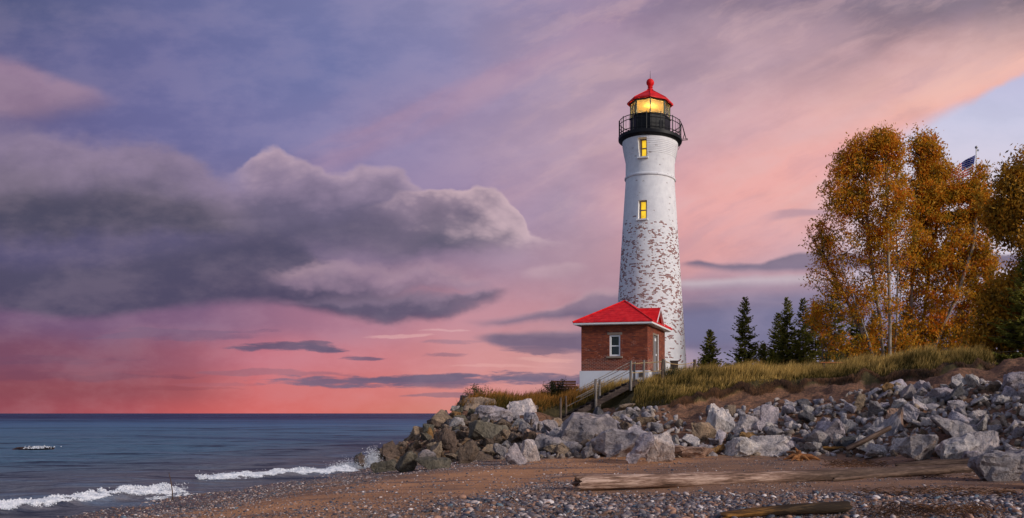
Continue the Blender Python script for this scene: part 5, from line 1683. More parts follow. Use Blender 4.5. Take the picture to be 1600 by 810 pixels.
# ------------------------------------------------------------------ wooden stairway and rails
def build_stairs():
    a, b = STAIR               # top, foot
    base = Vector((b.x, b.y, b.z))
    t = thing('wooden_stairway', 'dark weathered wooden stairway with pale posts climbing the bank to the house', 'stairway', base)
    a = a - base; b = Vector((0, 0, 0))
    dirv = (a - b).normalized()
    wid = Vector((-dirv.y, dirv.x, 0)).normalized() * 1.05
    for k in (0, 1):
        m = MB(); m.bar(b - dirv * .75 + wid * k, a + dirv * .25 + wid * k, .08, .27); m.build('stringer', MAT['stair_wood'], t, bevel=.008)
    n = 13
    for i in range(n):
        p = b + (a - b) * ((i + .3) / n)
        m = MB(); m.box(p + wid / 2 + Vector((0, 0, .12)), (.30, 1.10, .05), Matrix.Rotation(math.atan2(wid.y, wid.x) - math.pi / 2, 3, 'Z')); m.build('step', MAT['stair_wood'], t)
    def post(p, h, r, mt, dn=.5):
        r *= .82
        m = MB(); m.tube([p - Vector((0, 0, dn)), p + Vector((0, 0, h * .6)), p + Vector((random.Random(int(p.x * 99)).uniform(-.03, .03), 0, h))], [r * 1.08, r, r * .93], 9)
        return m.build('post', mt, t, smooth=40)
    P = lambda u, v, y: pix(u, v, y) - base
    tops = {}
    # (u, v top, v foot, depth, radius, material)
    for key, u, vt, vb, y, r, mt in [
        ('A0', 985.5, 564, 600, 42.9, .085, 'post_wood'), ('A1', 991, 566, 600, 43.9, .075, 'post_wood'),
        ('B0', 931, 592.5, 643, 42.15, .085, 'post_wood'), ('B1', 937, 593, 628, 43.2, .075, 'post_wood'),
        ('C0', 876, 621.5, 666, 41.5, .07, 'dark_post'), ('C1', 884.5, 619, 656, 42.5, .06, 'dark_post'),
        ('D0', 1006, 563, 598, 43.6, .085, 'post_wood'), ('E0', 1035, 561, 592, 44.2, .09, 'dark_post'), ('E1', 1039, 562, 590, 44.7, .07, 'post_wood')]:
        pt, pb = P(u, vt, y), P(u, vb, y)
        o = post(pb, (pt - pb).z, r, MAT[mt], .35)
        tops[key] = pt
    Z = Vector((0, 0, 1))
    for k0, k1, ds, mt, r in [('A0', 'B0', (.05, .42), 'post_wood', .02), ('A1', 'B1', (.05, .42), 'post_wood', .02), ('B1', 'C1', (.55,), 'post_wood', .014)]:
        for d in ds:
            p0, p1 = tops[k0] - Z * d, tops[k1] - Z * d
            ex = (p1 - p0).normalized()
            m = MB(); m.tube([p0, p1 + (ex * 1.15 if k0[0] == 'A' else ex * 0)], r, 6); m.build('handrail', MAT[mt], t)
    for k0, k1 in (('A0', 'D0'), ('D0', 'E0'), ):
        for d in (.14, .62):
            m = MB(); m.tube([tops[k0] - Z * d, (tops[k0] + tops[k1]) / 2 - Z * (d + .02), tops[k1] - Z * d], .03, 6); m.build('handrail', MAT['rail_wood'], t)
    m = MB()
    for i in range(12):
        p = P(986 + i * 4.3, 597, 43.0 + i * .11); m.box(p + Vector((0, .55, -.02)), (.135, 1.1, .04))
    m.build('landing_deck', MAT['stair_wood'], t)
    # rope fence by the tower
    base2 = pix(1085, 585, 46.5)
    f = thing('rope_fence', 'rope slung between wooden posts beside the lighthouse foot', 'fence', base2)
    Q = lambda u, v, y: pix(u, v, y) - base2
    e1 = tops['E1'] + base - base2
    for u, vt, vb, y, r in [(1085.5, 562, 588, 46.5, .10)]:
        m = MB(); m.tube([Q(u, vb, y), Q(u, vt, y)], [r, r * .9], 9); m.build('post', MAT['dark_post'], f, smooth=40)
    m = MB(); mid = Q(1060, 570, 45.6)
    m.tube([e1 - Z * .08, (e1 + mid) / 2 - Z * .10, mid, Q(1073, 569, 46), Q(1085.5, 566, 46.5)], .022, 6); m.build('rope', MAT['rope'], f)
    m = MB(); m.tube([e1 - Z * .55, Q(1060, 579, 45.6), Q(1085.5, 577, 46.5)], .018, 6); m.build('rope', MAT['rope'], f)
    # squat dark box on a post (litter bin) behind the rail
    bb = pix(1053.5, 588, 46.0)
    k = thing('litter_bin', 'squat dark wooden bin beside the stair landing, before the tower foot', 'bin', bb)
    m = MB(); m.box((0, 0, .38), (.44, .40, .80), taper=.96); m.build('bin_body', MAT['stair_wood'], k, bevel=.02)
    m = MB(); m.box((0, 0, .82), (.48, .44, .06)); m.build('lid', MAT['stair_wood'], k, bevel=.01)
    # old posts left of the stairs
    for u, vt, vb, mt, lab in [(813, 664, 700, 'dark_post', 'old wooden post in the rocks, the one nearest the water, short and split'),
                               (829.5, 655, 690, 'dark_post', 'old thin wooden post in the rocks, tallest of three below the stairway'),
                               (841, 662, 690, 'dark_post', 'old thin dark post in the rocks, closest to the foot of the stairway')]:
        y = 38.6
        top = pix(u, vt, y); z = min(Hs(top.x, y) + .1, pix(u, vb, y).z)
        m = MB(); h = top.z - z
        m.tube([(0, 0, -.5), (0, 0, h * .5), (.02, 0, h)], [.07, .065, .05], 8)
        o = m.build('wooden_post', MAT[mt], None, smooth=40); o.location = (top.x, y, z)
        tag(o, lab, 'post', 'old posts among the boulders')


def build_bench(name, label, loc, rz, L, back, legs=.42):
    t = thing(name, label, 'bench', loc, rz)
    m = MB()
    for k in range(3): m.box((0, -.14 + k * .14, legs), (L, .12, .05))
    m.build('seat', MAT['bench_wood'], t, bevel=.005)
    for s in (-1, 1):
        m = MB(); m.box((s * (L / 2 - .2), 0, legs / 2 - .05), (.09, .36, legs + .05)); m.build('leg', MAT['dark_post'], t)
    if back:
        m = MB()
        for k in range(3): m.box((0, .22 + k * .025, legs + .18 + k * .15), (L, .04, .12))
        m.build('backrest', MAT['bench_wood'], t, bevel=.005)
    return t


def log_mesh(p0, p1, r0, r1, seed, mt, name, label, cat, jag=.15, bend=.1, nseg=46, nr=22, group=None, knots=0, flat=1.0):
    rg = random.Random(seed)
    p0, p1 = Vector(p0), Vector(p1)
    L = (p1 - p0).length
    d = (p1 - p0).normalized()
    side = d.cross(Vector((0, 0, 1))).normalized(); up = side.cross(d)
    vs, fs = [], []
    for i in range(nseg + 1):
        s = i / nseg
        r = r0 + (r1 - r0) * s
        cx = math.sin(s * 5 + seed) * bend * .5; cz = math.sin(s * 3.1 + seed) * bend * .25
        for k in range(nr):
            a = 2 * math.pi * k / nr
            q = Vector((s * L * 1.2, math.cos(a) * 1.1, math.sin(a) * 1.1)) + Vector((seed * 3.1, 0, 0))
            rr = r * (1 + .10 * mnoise.noise(q * .9) + .09 * mnoise.noise(Vector((q.x * .35, q.y * 4, q.z * 4))) + .05 * mnoise.noise(Vector((q.x * 3, q.y * 6, q.z * 6))))
            along = s * L
            if i == 0: along += jag * rg.uniform(-1, 1); rr *= .93
            if i == nseg: along += jag * rg.uniform(-1, 1); rr *= .9
            vs.append((along, math.cos(a) * rr + cx, math.sin(a) * rr * flat + cz))
    for i in range(nseg):
        for k in range(nr):
            a, b = i * nr + k, i * nr + (k + 1) % nr
            fs.append((a, b, b + nr, a + nr))
    # ends: broken, hollowed
    for row, sg in ((0, 1), (nseg, -1)):
        c = len(vs); x = sum(vs[row * nr + k][0] for k in range(nr)) / nr
        ring = []
        for k in range(nr):
            v = vs[row * nr + k]
            vs.append((v[0] + sg * jag * rg.uniform(.0, 1.0), v[1] * .55, v[2] * .55)); ring.append(len(vs) - 1)
        vs.append((x + sg * jag * .8, 0, 0)); cc = len(vs) - 1
        for k in range(nr):
            a, b = row * nr + k, row * nr + (k + 1) % nr
            q0, q1 = ring[k], ring[(k + 1) % nr]
            if sg > 0: fs += [(b, a, q0, q1), (q1, q0, cc)]
            else: fs += [(a, b, q1, q0), (q0, q1, cc)]
    m = MB(); m.add(vs, fs)
    o = m.build(name, mt, None, smooth=50)
    o.matrix_world = Matrix((d, side * -1, up)).transposed().to_4x4()
    o.location = p0
    return tag(o, label, cat, group)


def build_driftwood():
    # the long pale log on the sand
    a = ground_at(902, 770); b = ground_at(1525, 750)
    a.y = 18.2; a.x = (902 - UC) * a.y / FPX
    b = Vector(((1525 - UC) * 23.6 / FPX, 23.6, 0)); 
    ra, rb = .178, .128
    a.z = Hs(a.x, a.y) + ra * .93; b.z = Hs(b.x, b.y) + rb * .95
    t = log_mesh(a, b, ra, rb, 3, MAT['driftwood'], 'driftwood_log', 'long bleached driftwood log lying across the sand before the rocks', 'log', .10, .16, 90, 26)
    # a split limb lying along it, right half
    p = pix(1300, 752, 20.9); q = pix(1480, 739, 22.6)
    p.z = Hs(p.x, p.y) + .07; q.z = Hs(q.x, q.y) + .12
    log_mesh(p, q, .05, .10, 5, MAT['driftwood_dark'], 'driftwood_limb', 'thin grey limb lying against the near side of the long log', 'branch', .05, .08, 30, 12)
    # dark log behind it by the big boulder
    p = ground_at(1402, 733); q = ground_at(1535, 731)
    p.z += .06; q.z += .14
    log_mesh(p, q, .11, .19, 7, MAT['driftwood_dark'], 'driftwood_log', 'short dark wet log behind the long log, running under the biggest boulder', 'log', .08, .06, 30, 16)
    # weathered beam caught in the rocks
    p = ground_at(1322, 716); q = ground_at(1392, 686)
    p.z += .30; q.z += .42
    log_mesh(p, q, .10, .09, 9, MAT['driftwood_dark'], 'driftwood_beam', 'dark weathered beam lying slanted among the grey boulders', 'beam', .04, .03, 20, 10)
    p = ground_at(1285, 706); q = ground_at(1322, 706)
    p.z += .12; q.z += .12
    log_mesh(p, q, .10, .08, 10, MAT['driftwood_amber'], 'driftwood_stump', 'short brown log end tucked against the boulders right of the orange root', 'log', .05, .03, 14, 10)
    # amber chunk, bottom edge
    p = ground_at(1132, 812); q = ground_at(1318, 802)
    p.z += .05; q.z += .12
    log_mesh(p, q, .075, .125, 13, MAT['driftwood_amber'], 'driftwood_chunk', 'amber and brown broken log lying on the cobbles nearest the viewer', 'log', .12, .08, 40, 16, flat=.85)
    # orange root on the sand
    g = ground_at(1248, 720)
    t = thing('driftwood_root', 'orange brown tree root with splayed arms on the sand at the rocks', 'root', g)
    m = MB(); rg = random.Random(2)
    m.tube([(-.05, 0, .02), (.0, 0, .18), (.02, 0, .36)], [.20, .15, .05], 9)
    m.build('root_core', MAT['driftwood_root'], t, smooth=40)
    for e, r in [((.75, -.05, .03), .09), ((.5, .25, .03), .07), ((-.55, -.1, .05), .09), ((-.3, -.25, .02), .07), ((-.42, .2, .30), .05), ((.35, -.3, .02), .06), ((-.12, 0, .46), .05)]:
        e = Vector(e); mid = e * .5 + Vector((rg.uniform(-.06, .06), rg.uniform(-.06, .06), .13))
        m = MB(); m.tube([(0, 0, .14), mid, e], [r * 1.3, r, r * .3], 8); m.build('root_arm', MAT['driftwood_root'], t, smooth=40)
    # thin dark stick in the wash, left
    s = Vector(((270 - UC) * 20.9 / FPX, 20.9, 0)); s.z = Hs(s.x, s.y)
    m = MB(); m.tube([(0, 0, -.15), (-.01, 0, .22), (-.05, 0, .5), (-.10, 0, .70)], [.016, .013, .010, .007], 6)
    o = m.build('driftwood_stick', MAT['driftwood_dark'], None, smooth=True); o.location = s
    tag(o, 'thin dark stick standing in the wet sand by the breaking wave', 'stick')
    s = ground_at(800, 786)
    m = MB(); m.tube([(-.12, .12, .02), (0, 0, .10), (.14, -.16, .03)], [.010, .012, .008], 5)
    o = m.build('driftwood_twig', MAT['driftwood_amber'], None, smooth=True); o.location = s
    tag(o, 'lone thin twig lying on the pebbly sand left of the long log', 'twig')


def litter(name, label, u0, u1, v0, v1, n, seed, L=(.06, .32), R_=(.004, .012), hgt=.10):
    """a drift of sticks and weed on the sand"""
    rg = random.Random(seed)
    m = MB()
    for k in range(n):
        q = rg.betavariate(1.6, 1.6)
        g = ground_at(u0 + (u1 - u0) * q, v0 + (v1 - v0) * rg.random())
        a = rg.gauss(0, .6) + (math.pi if rg.random() < .5 else 0)
        l = rg.uniform(*L); r = rg.uniform(*R_)
        z0, z1 = rg.uniform(0, hgt * .5), rg.uniform(0, hgt)
        d = Vector((math.cos(a) * l, math.sin(a) * l, z1))
        m.tube([g + Vector((0, 0, z0)), g + d * .5 + Vector((rg.uniform(-.03, .03), rg.uniform(-.03, .03), z0 + rg.uniform(0, .04))), g + d + Vector((0, 0, z0 * .3))], [r, r * .8, r * .4], 4, False)
    o = m.build(name, MAT['litter'], None)
    return tag(o, label, kind='stuff')


# ------------------------------------------------------------------ trees
def frustums(P0, P1, R0, R1, n=5):
    """many little tapered prisms in one array"""
    D = P1 - P0
    L = np.linalg.norm(D, axis=1, keepdims=True) + 1e-9
    D = D / L
    ref = np.where(np.abs(D[:, 2:3]) < .9, np.array([[0, 0, 1.0]]), np.array([[1.0, 0, 0]]))
    S = np.cross(D, ref); S /= np.linalg.norm(S, axis=1, keepdims=True)
    T = np.cross(D, S)
    a = np.arange(n) * 2 * np.pi / n
    ring = S[:, None, :] * np.cos(a)[None, :, None] + T[:, None, :] * np.sin(a)[None, :, None]
    V = np.concatenate([P0[:, None] + ring * R0[:, None, None], P1[:, None] + ring * R1[:, None, None]], 1)
    m = len(P0)
    k = np.arange(n); k2 = (k + 1) % n
    f = np.stack([k, k2, k2 + n, k + n], -1)
    F = f[None] + (np.arange(m) * 2 * n)[:, None, None]
    return V.reshape(-1, 3), F.reshape(-1, 4)


def leaf_quads(C, size, rg, droop=0.0, aspect=.7):
    n = len(C)
    a = rg.normal(size=(n, 3)); a[:, 2] -= droop; a /= np.linalg.norm(a, axis=1, keepdims=True)
    b = np.cross(a, rg.normal(size=(n, 3))); b /= np.linalg.norm(b, axis=1, keepdims=True)
    s = size[:, None]
    tip = C + a * s; m1 = C + b * s * aspect * .5 + a * s * .1; m2 = C - b * s * aspect * .5 + a * s * .1; bs = C - a * s * .9
    V = np.stack([bs, m1, tip, m2], 1).reshape(-1, 3)
    F = (np.arange(n) * 4)[:, None] + np.array([[0, 1, 2, 3]])
    return V, F


def grow(stems, attr, rg, step=.55, up=.28):
    """stems: lists of points; attr: crown points. returns nodes, parent, stem id, leaf count"""
    N, PA, ST = [], [], []
    for si, st in enumerate(stems):
        prev = -1
        for p in st:
            N.append(np.array(p, float)); PA.append(prev); ST.append(si); prev = len(N) - 1
    arr = np.zeros((len(N) + len(attr) * 14, 3)); arr[:len(N)] = N
    cnt = len(N)
    PA = list(PA); ST = list(ST)
    # near ones first so that branches build outwards
    d0 = [min(np.linalg.norm(a - arr[i]) for i in range(0, cnt)) for a in attr]
    tips = []
    for k in np.argsort(d0):
        a = attr[k]
        v = arr[:cnt] - a
        dist = np.sqrt((v ** 2).sum(1))
        pen = np.maximum(0, arr[:cnt, 2] - a[2] + .35 * dist) * 1.3
        j = int((dist + pen).argmin())
        d = dist[j]
        m = max(1, min(12, int(d / step)))
        p0 = arr[j]; c = p0 + (a - p0) * .45 + np.array([0, 0, -up * d * .25]) + rg.normal(0, .05 * d, 3)
        prev = j
        for q in range(1, m + 1):
            t = q / m
            arr[cnt] = p0 * (1 - t) ** 2 + c * 2 * t * (1 - t) + a * t * t + rg.normal(0, .02, 3)
            PA.append(prev); ST.append(ST[j]); prev = cnt; cnt += 1
        tips.append(prev)
    arr = arr[:cnt]
    w = np.zeros(cnt)
    for t in tips: w[t] += 1
    for i in range(cnt - 1, -1, -1):
        if PA[i] >= 0: w[PA[i]] += w[i]
    return arr, np.array(PA), np.array(ST), w, tips


def leafy_tree(name, label, loc, stems, blobs, n_attr, leaves, size, leafm, bark, seed, group=None, rtip=.010, rmax=.115, spread=.27, cat='tree', sparse=None, rpow=.46):
    """blobs: (cx, cy, cz, rx, ry, rz, weight) ellipsoids that make up the crown, local coordinates"""
    rg = np.random.default_rng(seed)
    t = thing(name, label, cat, loc, 0, group)
    pts, lw = [], []
    W = np.array([b[6] for b in blobs], float); W /= W.sum()
    for k in range(n_attr):
        b = blobs[rg.choice(len(blobs), p=W)]
        d = rg.normal(size=3); d /= np.linalg.norm(d)
        r = rg.uniform(.10, 1) ** .5
        q = np.array([b[0] + d[0] * b[3] * r, b[1] + d[1] * b[4] * r, b[2] + d[2] * b[5] * r])
        # foliage gathers in clumps, with holes between them and ragged ends
        if mnoise.noise(Vector(q * .75) + Vector((seed, 0, 0))) < -.38: continue
        q = q + np.array(mnoise.noise_vector(Vector(q * .5) + Vector((0, seed, 0)))) * .42
        if rg.uniform() < .12: q = np.array(b[:3]) + (q - np.array(b[:3])) * rg.uniform(1.1, 1.35)
        pts.append(q)
        lw.append(b[7] if len(b) > 7 else 1.0)
    pts = np.array(pts); lw = np.array(lw)
    arr, pa, st, w, tips = grow(stems, pts, rg)
    rad = np.clip(rtip * np.maximum(w, 1) ** rpow, rtip, rmax)
    for si in range(len(stems)):
        sel = (pa >= 0) & (st == si)
        i = np.nonzero(sel)[0]
        if not len(i): continue
        for nm, ii, bk in (('trunk', i[rad[i] > .034], bark), ('twig_sprays', i[rad[i] <= .034], MAT['twig_bark'])):
            if len(ii):
                V, F = frustums(arr[pa[ii]], arr[ii], np.minimum(rad[pa[ii]], rad[ii] * 1.6), rad[ii], 6)
                np_mesh(nm, V, F, bk, t, smooth=True)
    # leaves hang in small sprays along the outer twigs
    tw = np.nonzero((w <= 4) & (pa >= 0))[0]
    tipw = {}
    C = []
    tp = arr[np.array(tips)]
    order = np.argsort(np.linalg.norm(pts[:, None, :2] - 0, axis=-1)[:, 0]) if False else None
    per = np.maximum(0, rg.poisson(leaves / len(tips), len(tips)))
    # tips follow the order of growth; find the leafiness of the crown blob they belong to
    from_pts = np.array([lw[np.argmin(((pts - q) ** 2).sum(1))] for q in tp])
    per = (per * from_pts).astype(int)
    C = np.repeat(tp, per, axis=0)
    C = C + rg.normal(0, spread, C.shape) * np.array([1, 1, .85])
    tw2 = rg.choice(tw, int(leaves * .25))
    C2 = arr[tw2] + rg.normal(0, spread * .5, (len(tw2), 3))
    if sparse is not None:
        C2 = C2[rg.uniform(0, 1, len(C2)) < sparse]
    C = np.concatenate([C, C2])
    S = rg.uniform(size[0], size[1], len(C))
    V, F = leaf_quads(C, S, rg, .5)
    np_mesh('crown', V, F, leafm, t)
    return t


def spruce_mesh(h, rb, seed, ragged=.25, low=.06, dens=1.0):
    rg = np.random.default_rng(seed)
    P0, P1, R0, R1 = [], [], [], []
    zs = np.linspace(0, h, 14)
    for a, b in zip(zs[:-1], zs[1:]):
        P0.append((0, 0, a)); P1.append((0, 0, b)); R0.append(.016 * h * (1 - a / h) + .008); R1.append(.016 * h * (1 - b / h) + .006)
    C, A, S = [], [], []
    z = low * h
    while z < h * .985:
        f = z / h
        for k in range(rg.integers(5, 9)):
            L = rb * (1 - f) ** .82 * rg.uniform(1 - ragged * 1.6, 1 + ragged) + .05 * rb
            a = rg.uniform(0, 6.283)
            el = .55 * f - .12 + rg.normal(0, .10)           # upper branches lift, lower ones sag
            d = np.array([math.cos(a) * math.cos(el), math.sin(a) * math.cos(el), math.sin(el)])
            o = np.array([0, 0, z + rg.uniform(-.05, .05)])
            tip = o + d * L + np.array([0, 0, .10 * L])
            P0.append(o); P1.append(tip); R0.append(.010 + .010 * L); R1.append(.004)
            m = max(4, int(L / .085 * dens))
            s = rg.uniform(.12, 1.0, m)
            base = o[None] + (tip - o)[None] * s[:, None] + np.column_stack([0 * s, 0 * s, -.10 * L * np.sin(s * math.pi)])
            side = np.cross(d, [0, 0, 1.0]); side /= np.linalg.norm(side)
            for sg in (-1, 1):
                ln = (L * .34 * (1.08 - s) + .07) * rg.uniform(.6, 1.2, m)
                dd = side[None] * sg * rg.uniform(.5, 1, m)[:, None] + d[None] * .75 + np.column_stack([0 * s, 0 * s, rg.normal(-.16, .22, m)])
                dd /= np.linalg.norm(dd, axis=1, keepdims=True)
                C.append(base); A.append(dd); S.append(ln)
            C.append(tip[None] - d[None] * .06); A.append(d[None]); S.append(np.array([.16 + .05 * L]))
        z += h * .026 * rg.uniform(.75, 1.25) * (.7 + .6 * (1 - f))
    P0, P1 = np.array(P0, float), np.array(P1, float)
    wood = frustums(P0, P1, np.array(R0), np.array(R1), 5)
    C = np.concatenate(C); A = np.concatenate(A); S = np.concatenate(S)
    n = len(C)
    b = np.cross(A, rg.normal(size=(n, 3)) * .5 + np.array([0, 0, 1.0])); b /= np.linalg.norm(b, axis=1, keepdims=True)
    w = (.028 + .10 * S)[:, None]
    V = np.stack([C - b * w * .3, C + A * S[:, None] * .45 - b * w, C + A * S[:, None], C + A * S[:, None] * .45 + b * w], 1)
    nn = np.cross(A, b)
    V2 = np.stack([C - nn * w * .3, C + A * S[:, None] * .45 - nn * w * .8, C + A * S[:, None] * .95, C + A * S[:, None] * .45 + nn * w * .8], 1)
    V = np.concatenate([V, V2]).reshape(-1, 3)
    F = (np.arange(2 * n) * 4)[:, None] + np.array([[0, 1, 2, 3]])
    return wood, (V, F)


def build_spruces():
    spec = [  # u, v tip, v foot, depth, base half width px, seed, label
        (1109, 516, 584, 60, 21, 1, 'shortest lone spruce, standing just right of the lighthouse', .32),
        (1164, 464, 584, 64, 27, 2, 'tallest lone spruce, well clear of the others', .30),
        (1192, 537, 584, 63, 19, 3, 'bushy little spruce tucked against the tallest lone spruce', .35),
        (1216, 488, 584, 68, 24, 4, 'dim narrow spruce at the open end of the spruce row', .30),
        (1230, 464, 584, 66, 26, 5, 'tall spruce leading the row of spruces beside the birch', .28),
        (1206, 546, 584, 62, 10, 6, 'sapling spruce at the foot of the spruce row', .30),
        (1255, 466, 584, 65, 25, 7, 'tall pale tipped spruce second in the row beside the birch', .28),
        (1274, 472, 584, 67, 22, 8, 'spruce half hidden by the outermost birch twigs', .28),
        (1305, 436, 586, 70, 30, 9, 'dark tall spruce standing behind the thin birch twigs', .25),
        (1338, 468, 586, 72, 30, 10, 'dark spruce behind the birch, beside its slanting stem', .25),
        (1366, 486, 586, 73, 26, 21, 'dark spruce filling the gap between the slanting and straight birch stems', .25),
        (1396, 506, 586, 70, 24, 22, 'low dark spruce close behind the two middle birch stems', .25),
        (1456, 496, 586, 71, 28, 23, 'dark spruce behind the leaning stems of the fuller birch', .25),
        (1420, 470, 586, 74, 32, 11, 'dark spruce seen between the birch trunks', .25),
        (1500, 480, 586, 76, 34, 12, 'dark spruce behind the right birch near the flagpole', .25),
        (1606, 388, 596, 43.5, 52, 13, 'dark spruce at the far edge, in front of the maple', .25),
    ]
    for u, vt, vb, y, hw, sd, lab, rag in spec:
        p = pix(u, vb, y); p.z = Hs(p.x, y) - .05
        top = pix(u, vt, y).z
        h = top - p.z
        t = thing('spruce_tree', lab, 'tree', p, 0, 'spruces behind the dune')
        wood, crown = spruce_mesh(h, 1.18 * hw * y / FPX, 40 + sd, rag, .05, 1.0 if y > 50 else 1.3)
        np_mesh('trunk', *wood, MAT['dark_bark'], t, smooth=True)
        np_mesh('crown', *crown, MAT['spruce_needle'], t)


def build_birches():
    # photo pixels -> metres in the tree's own frame
    def tree(name, lab, u, y, stems, blobs, n, leaves, size, seed, leafm='birch_leaf', bark='birch_bark', vb=574, depth=.8, **kw):
        k = y / FPX
        loc = pix(u, vb, y); loc.z = Hs(loc.x, y) - .1
        zb = loc.z
        Z = lambda v: CAMZ + (VH - v) * k - zb
        S = []
        for st in stems:
            S.append([((uu - u) * k, dd, Z(v) if i else -.1) for i, (uu, v, dd) in enumerate(st)])
        # refine stems
        S2 = []
        for st in S:
            o = [st[0]]
            for a, b in zip(st[:-1], st[1:]):
                m = max(1, int(math.dist(a, b) / .7))
                for q in range(1, m + 1): o.append(tuple(a[i] + (b[i] - a[i]) * q / m for i in range(3)))
            S2.append(o)
        B = [((uu - u) * k, dd, Z(v), ru * k, ru * k * depth, rv * k, w, lf) for uu, v, dd, ru, rv, w, lf in blobs]
        return leafy_tree(name, lab, loc, S2, B, n, leaves, size, MAT[leafm], MAT[bark], seed, **kw)

    tree('birch_tree', 'big many stemmed birch with thinning orange leaves, nearest the spruce row', 1384, 56,
         [[(1382, 574, 0), (1376, 500, .2), (1362, 400, .3), (1352, 300, .2), (1362, 230, .1)],
          [(1389, 574, -.3), (1388, 480, -.4), (1384, 380, -.6), (1382, 280, -.6), (1380, 215, -.4)],
          [(1376, 574, .3), (1352, 520, .8), (1316, 440, 1.2), (1284, 385, 1.3), (1268, 352, 1.2)],
          [(1397, 574, .1), (1404, 500, .5), (1408, 410, .9), (1404, 320, 1.0)],
          [(1368, 574, -.2), (1354, 530, -.5), (1330, 470, -.9), (1310, 420, -1.0)]],
         [(1380, 236, -.3, 32, 36, 1.0, 1.2), (1340, 262, .2, 40, 44, 1.3, 1.15), (1320, 310, 0, 38, 46, 1.0, 1.0), (1372, 310, -.3, 52, 60, 1.8, 1.0), (1396, 380, 0, 46, 60, 1.3, .9),
          (1345, 390, .3, 52, 50, 1.0, .55), (1288, 375, 1.0, 27, 32, .6, .5), (1300, 430, .8, 38, 40, .7, .35), (1372, 470, 0, 52, 42, .8, .7), (1328, 470, 0, 42, 34, .7, .7), (1285, 490, .6, 22, 30, .4, .6), (1330, 540, 0, 40, 24, .3, .7), (1395, 520, .4, 44, 26, .5, .8), (1360, 545, .5, 40, 16, .3, .8)],
         1500, 48000, (.075, .15), 5, group='birches in autumn leaf', sparse=.5, vb=572)
    tree('birch_tree', 'fuller orange birch with a pointed top, standing against the flagpole', 1436, 58,
         [[(1422, 574, 0), (1424, 480, 0), (1428, 380, .2), (1440, 290, .2), (1446, 222, .1)],
          [(1434, 574, .3), (1448, 490, .6), (1460, 400, .9), (1474, 320, .8), (1482, 262, .6)],
          [(1446, 574, -.3), (1462, 530, -.6), (1490, 460, -1.0), (1512, 390, -1.1), (1524, 310, -.8)],
          [(1414, 574, .4), (1410, 500, .8), (1414, 430, 1.0)]],
         [(1446, 240, 0, 28, 34, 1.0, 1.2), (1468, 290, .3, 34, 40, 1.2, 1.15), (1440, 320, 0, 46, 56, 1.6, 1.1), (1508, 326, -.4, 34, 46, 1.3, 1.1), (1500, 304, -.3, 26, 20, .6, 1.2), (1532, 300, -.4, 16, 34, .5, 1.0), (1480, 380, 0, 60, 60, 2.0, 1.1), (1528, 370, -.5, 26, 66, 1.2, 1.0), (1530, 440, -.4, 24, 50, .8, 1.0),
          (1440, 430, .2, 50, 50, 1.3, .85), (1500, 460, 0, 54, 56, 1.7, 1.1), (1530, 510, -.3, 28, 40, .7, 1.0), (1450, 500, 0, 40, 34, .8, .8), (1500, 530, .3, 46, 26, .6, .9), (1440, 540, .3, 40, 22, .5, .9), (1500, 550, .4, 50, 16, .5, 1.0)],
         1700, 60000, (.08, .16), 9, group='birches in autumn leaf', vb=572, sparse=.8)
    tree('maple_tree', 'dense dark amber maple reaching past the edge, in front of the birches', 1618, 45,
         [[(1618, 590, 0), (1614, 480, 0), (1606, 380, .1), (1600, 290, .1)], [(1622, 590, .2), (1640, 460, .5), (1655, 350, .6)], [(1618, 500, 0), (1590, 450, -.5), (1566, 430, -.8)]],
         [(1590, 285, 0, 32, 34, 1.0, 1.1), (1572, 330, .3, 24, 40, 1.0, 1.1), (1640, 270, .3, 50, 50, 1.2, 1.1), (1606, 350, 0, 50, 54, 1.8, 1.1), (1580, 460, 0, 44, 40, 1.4, 1.1), (1556, 490, 0, 28, 34, .9, 1.0), (1650, 400, .3, 60, 80, 2.0, 1.0), (1600, 500, 0, 60, 48, 1.8, 1.1), (1560, 540, .2, 40, 26, .9, 1.0), (1640, 530, 0, 60, 50, 1.2, 1.0)],
         1100, 36000, (.085, .165), 17, leafm='maple_leaf', bark='dark_bark', vb=592, spread=.30)
    tree('birch_sapling', 'low reddish birch sapling in front of the dark spruces', 1287, 62,
         [[(1287, 576, 0), (1284, 530, .1), (1280, 490, .1)]],
         [(1280, 500, 0, 22, 26, 1, 1.0), (1294, 530, 0, 24, 24, 1, .9)], 160, 1800, (.06, .12), 23, vb=576, rmax=.05)


def build_shrub(name, lab, u, v, y, ru, rv, n, seed, leafm='shrub_leaf', size=(.03, .07), cat='shrub', group=None):
    k = y / FPX
    rg = np.random.default_rng(seed)
    p = pix(u, v, y); p.z = Hs(p.x, y) - .05
    h = max(.4, pix(u, v - rv, y).z - p.z)
    r = ru * k
    t = thing(name, lab, cat, p, 0, group)
    m = 26
    a = rg.uniform(0, 6.283, m); q = rg.uniform(.2, 1, m)
    tips = np.column_stack([np.cos(a) * q * r, np.sin(a) * q * r * .8, h * (.55 + .45 * rg.uniform(0, 1, m)) * (1 - .35 * q ** 2)])
    V, F = frustums(tips * np.array([.12, .12, 0]), tips, np.full(m, .012), np.full(m, .005), 5)
    np_mesh('stem', V, F, MAT['dark_bark'], t)
    i = rg.integers(0, m, n); s = rg.uniform(.35, 1.03, n)[:, None]
    C = tips[i] * s + rg.normal(0, .09, (n, 3)); C[:, 2] = np.maximum(C[:, 2], .02)
    V, F = leaf_quads(C, rg.uniform(*size, n), rg, -.3)
    np_mesh('crown', V, F, MAT[leafm], t)
    return t


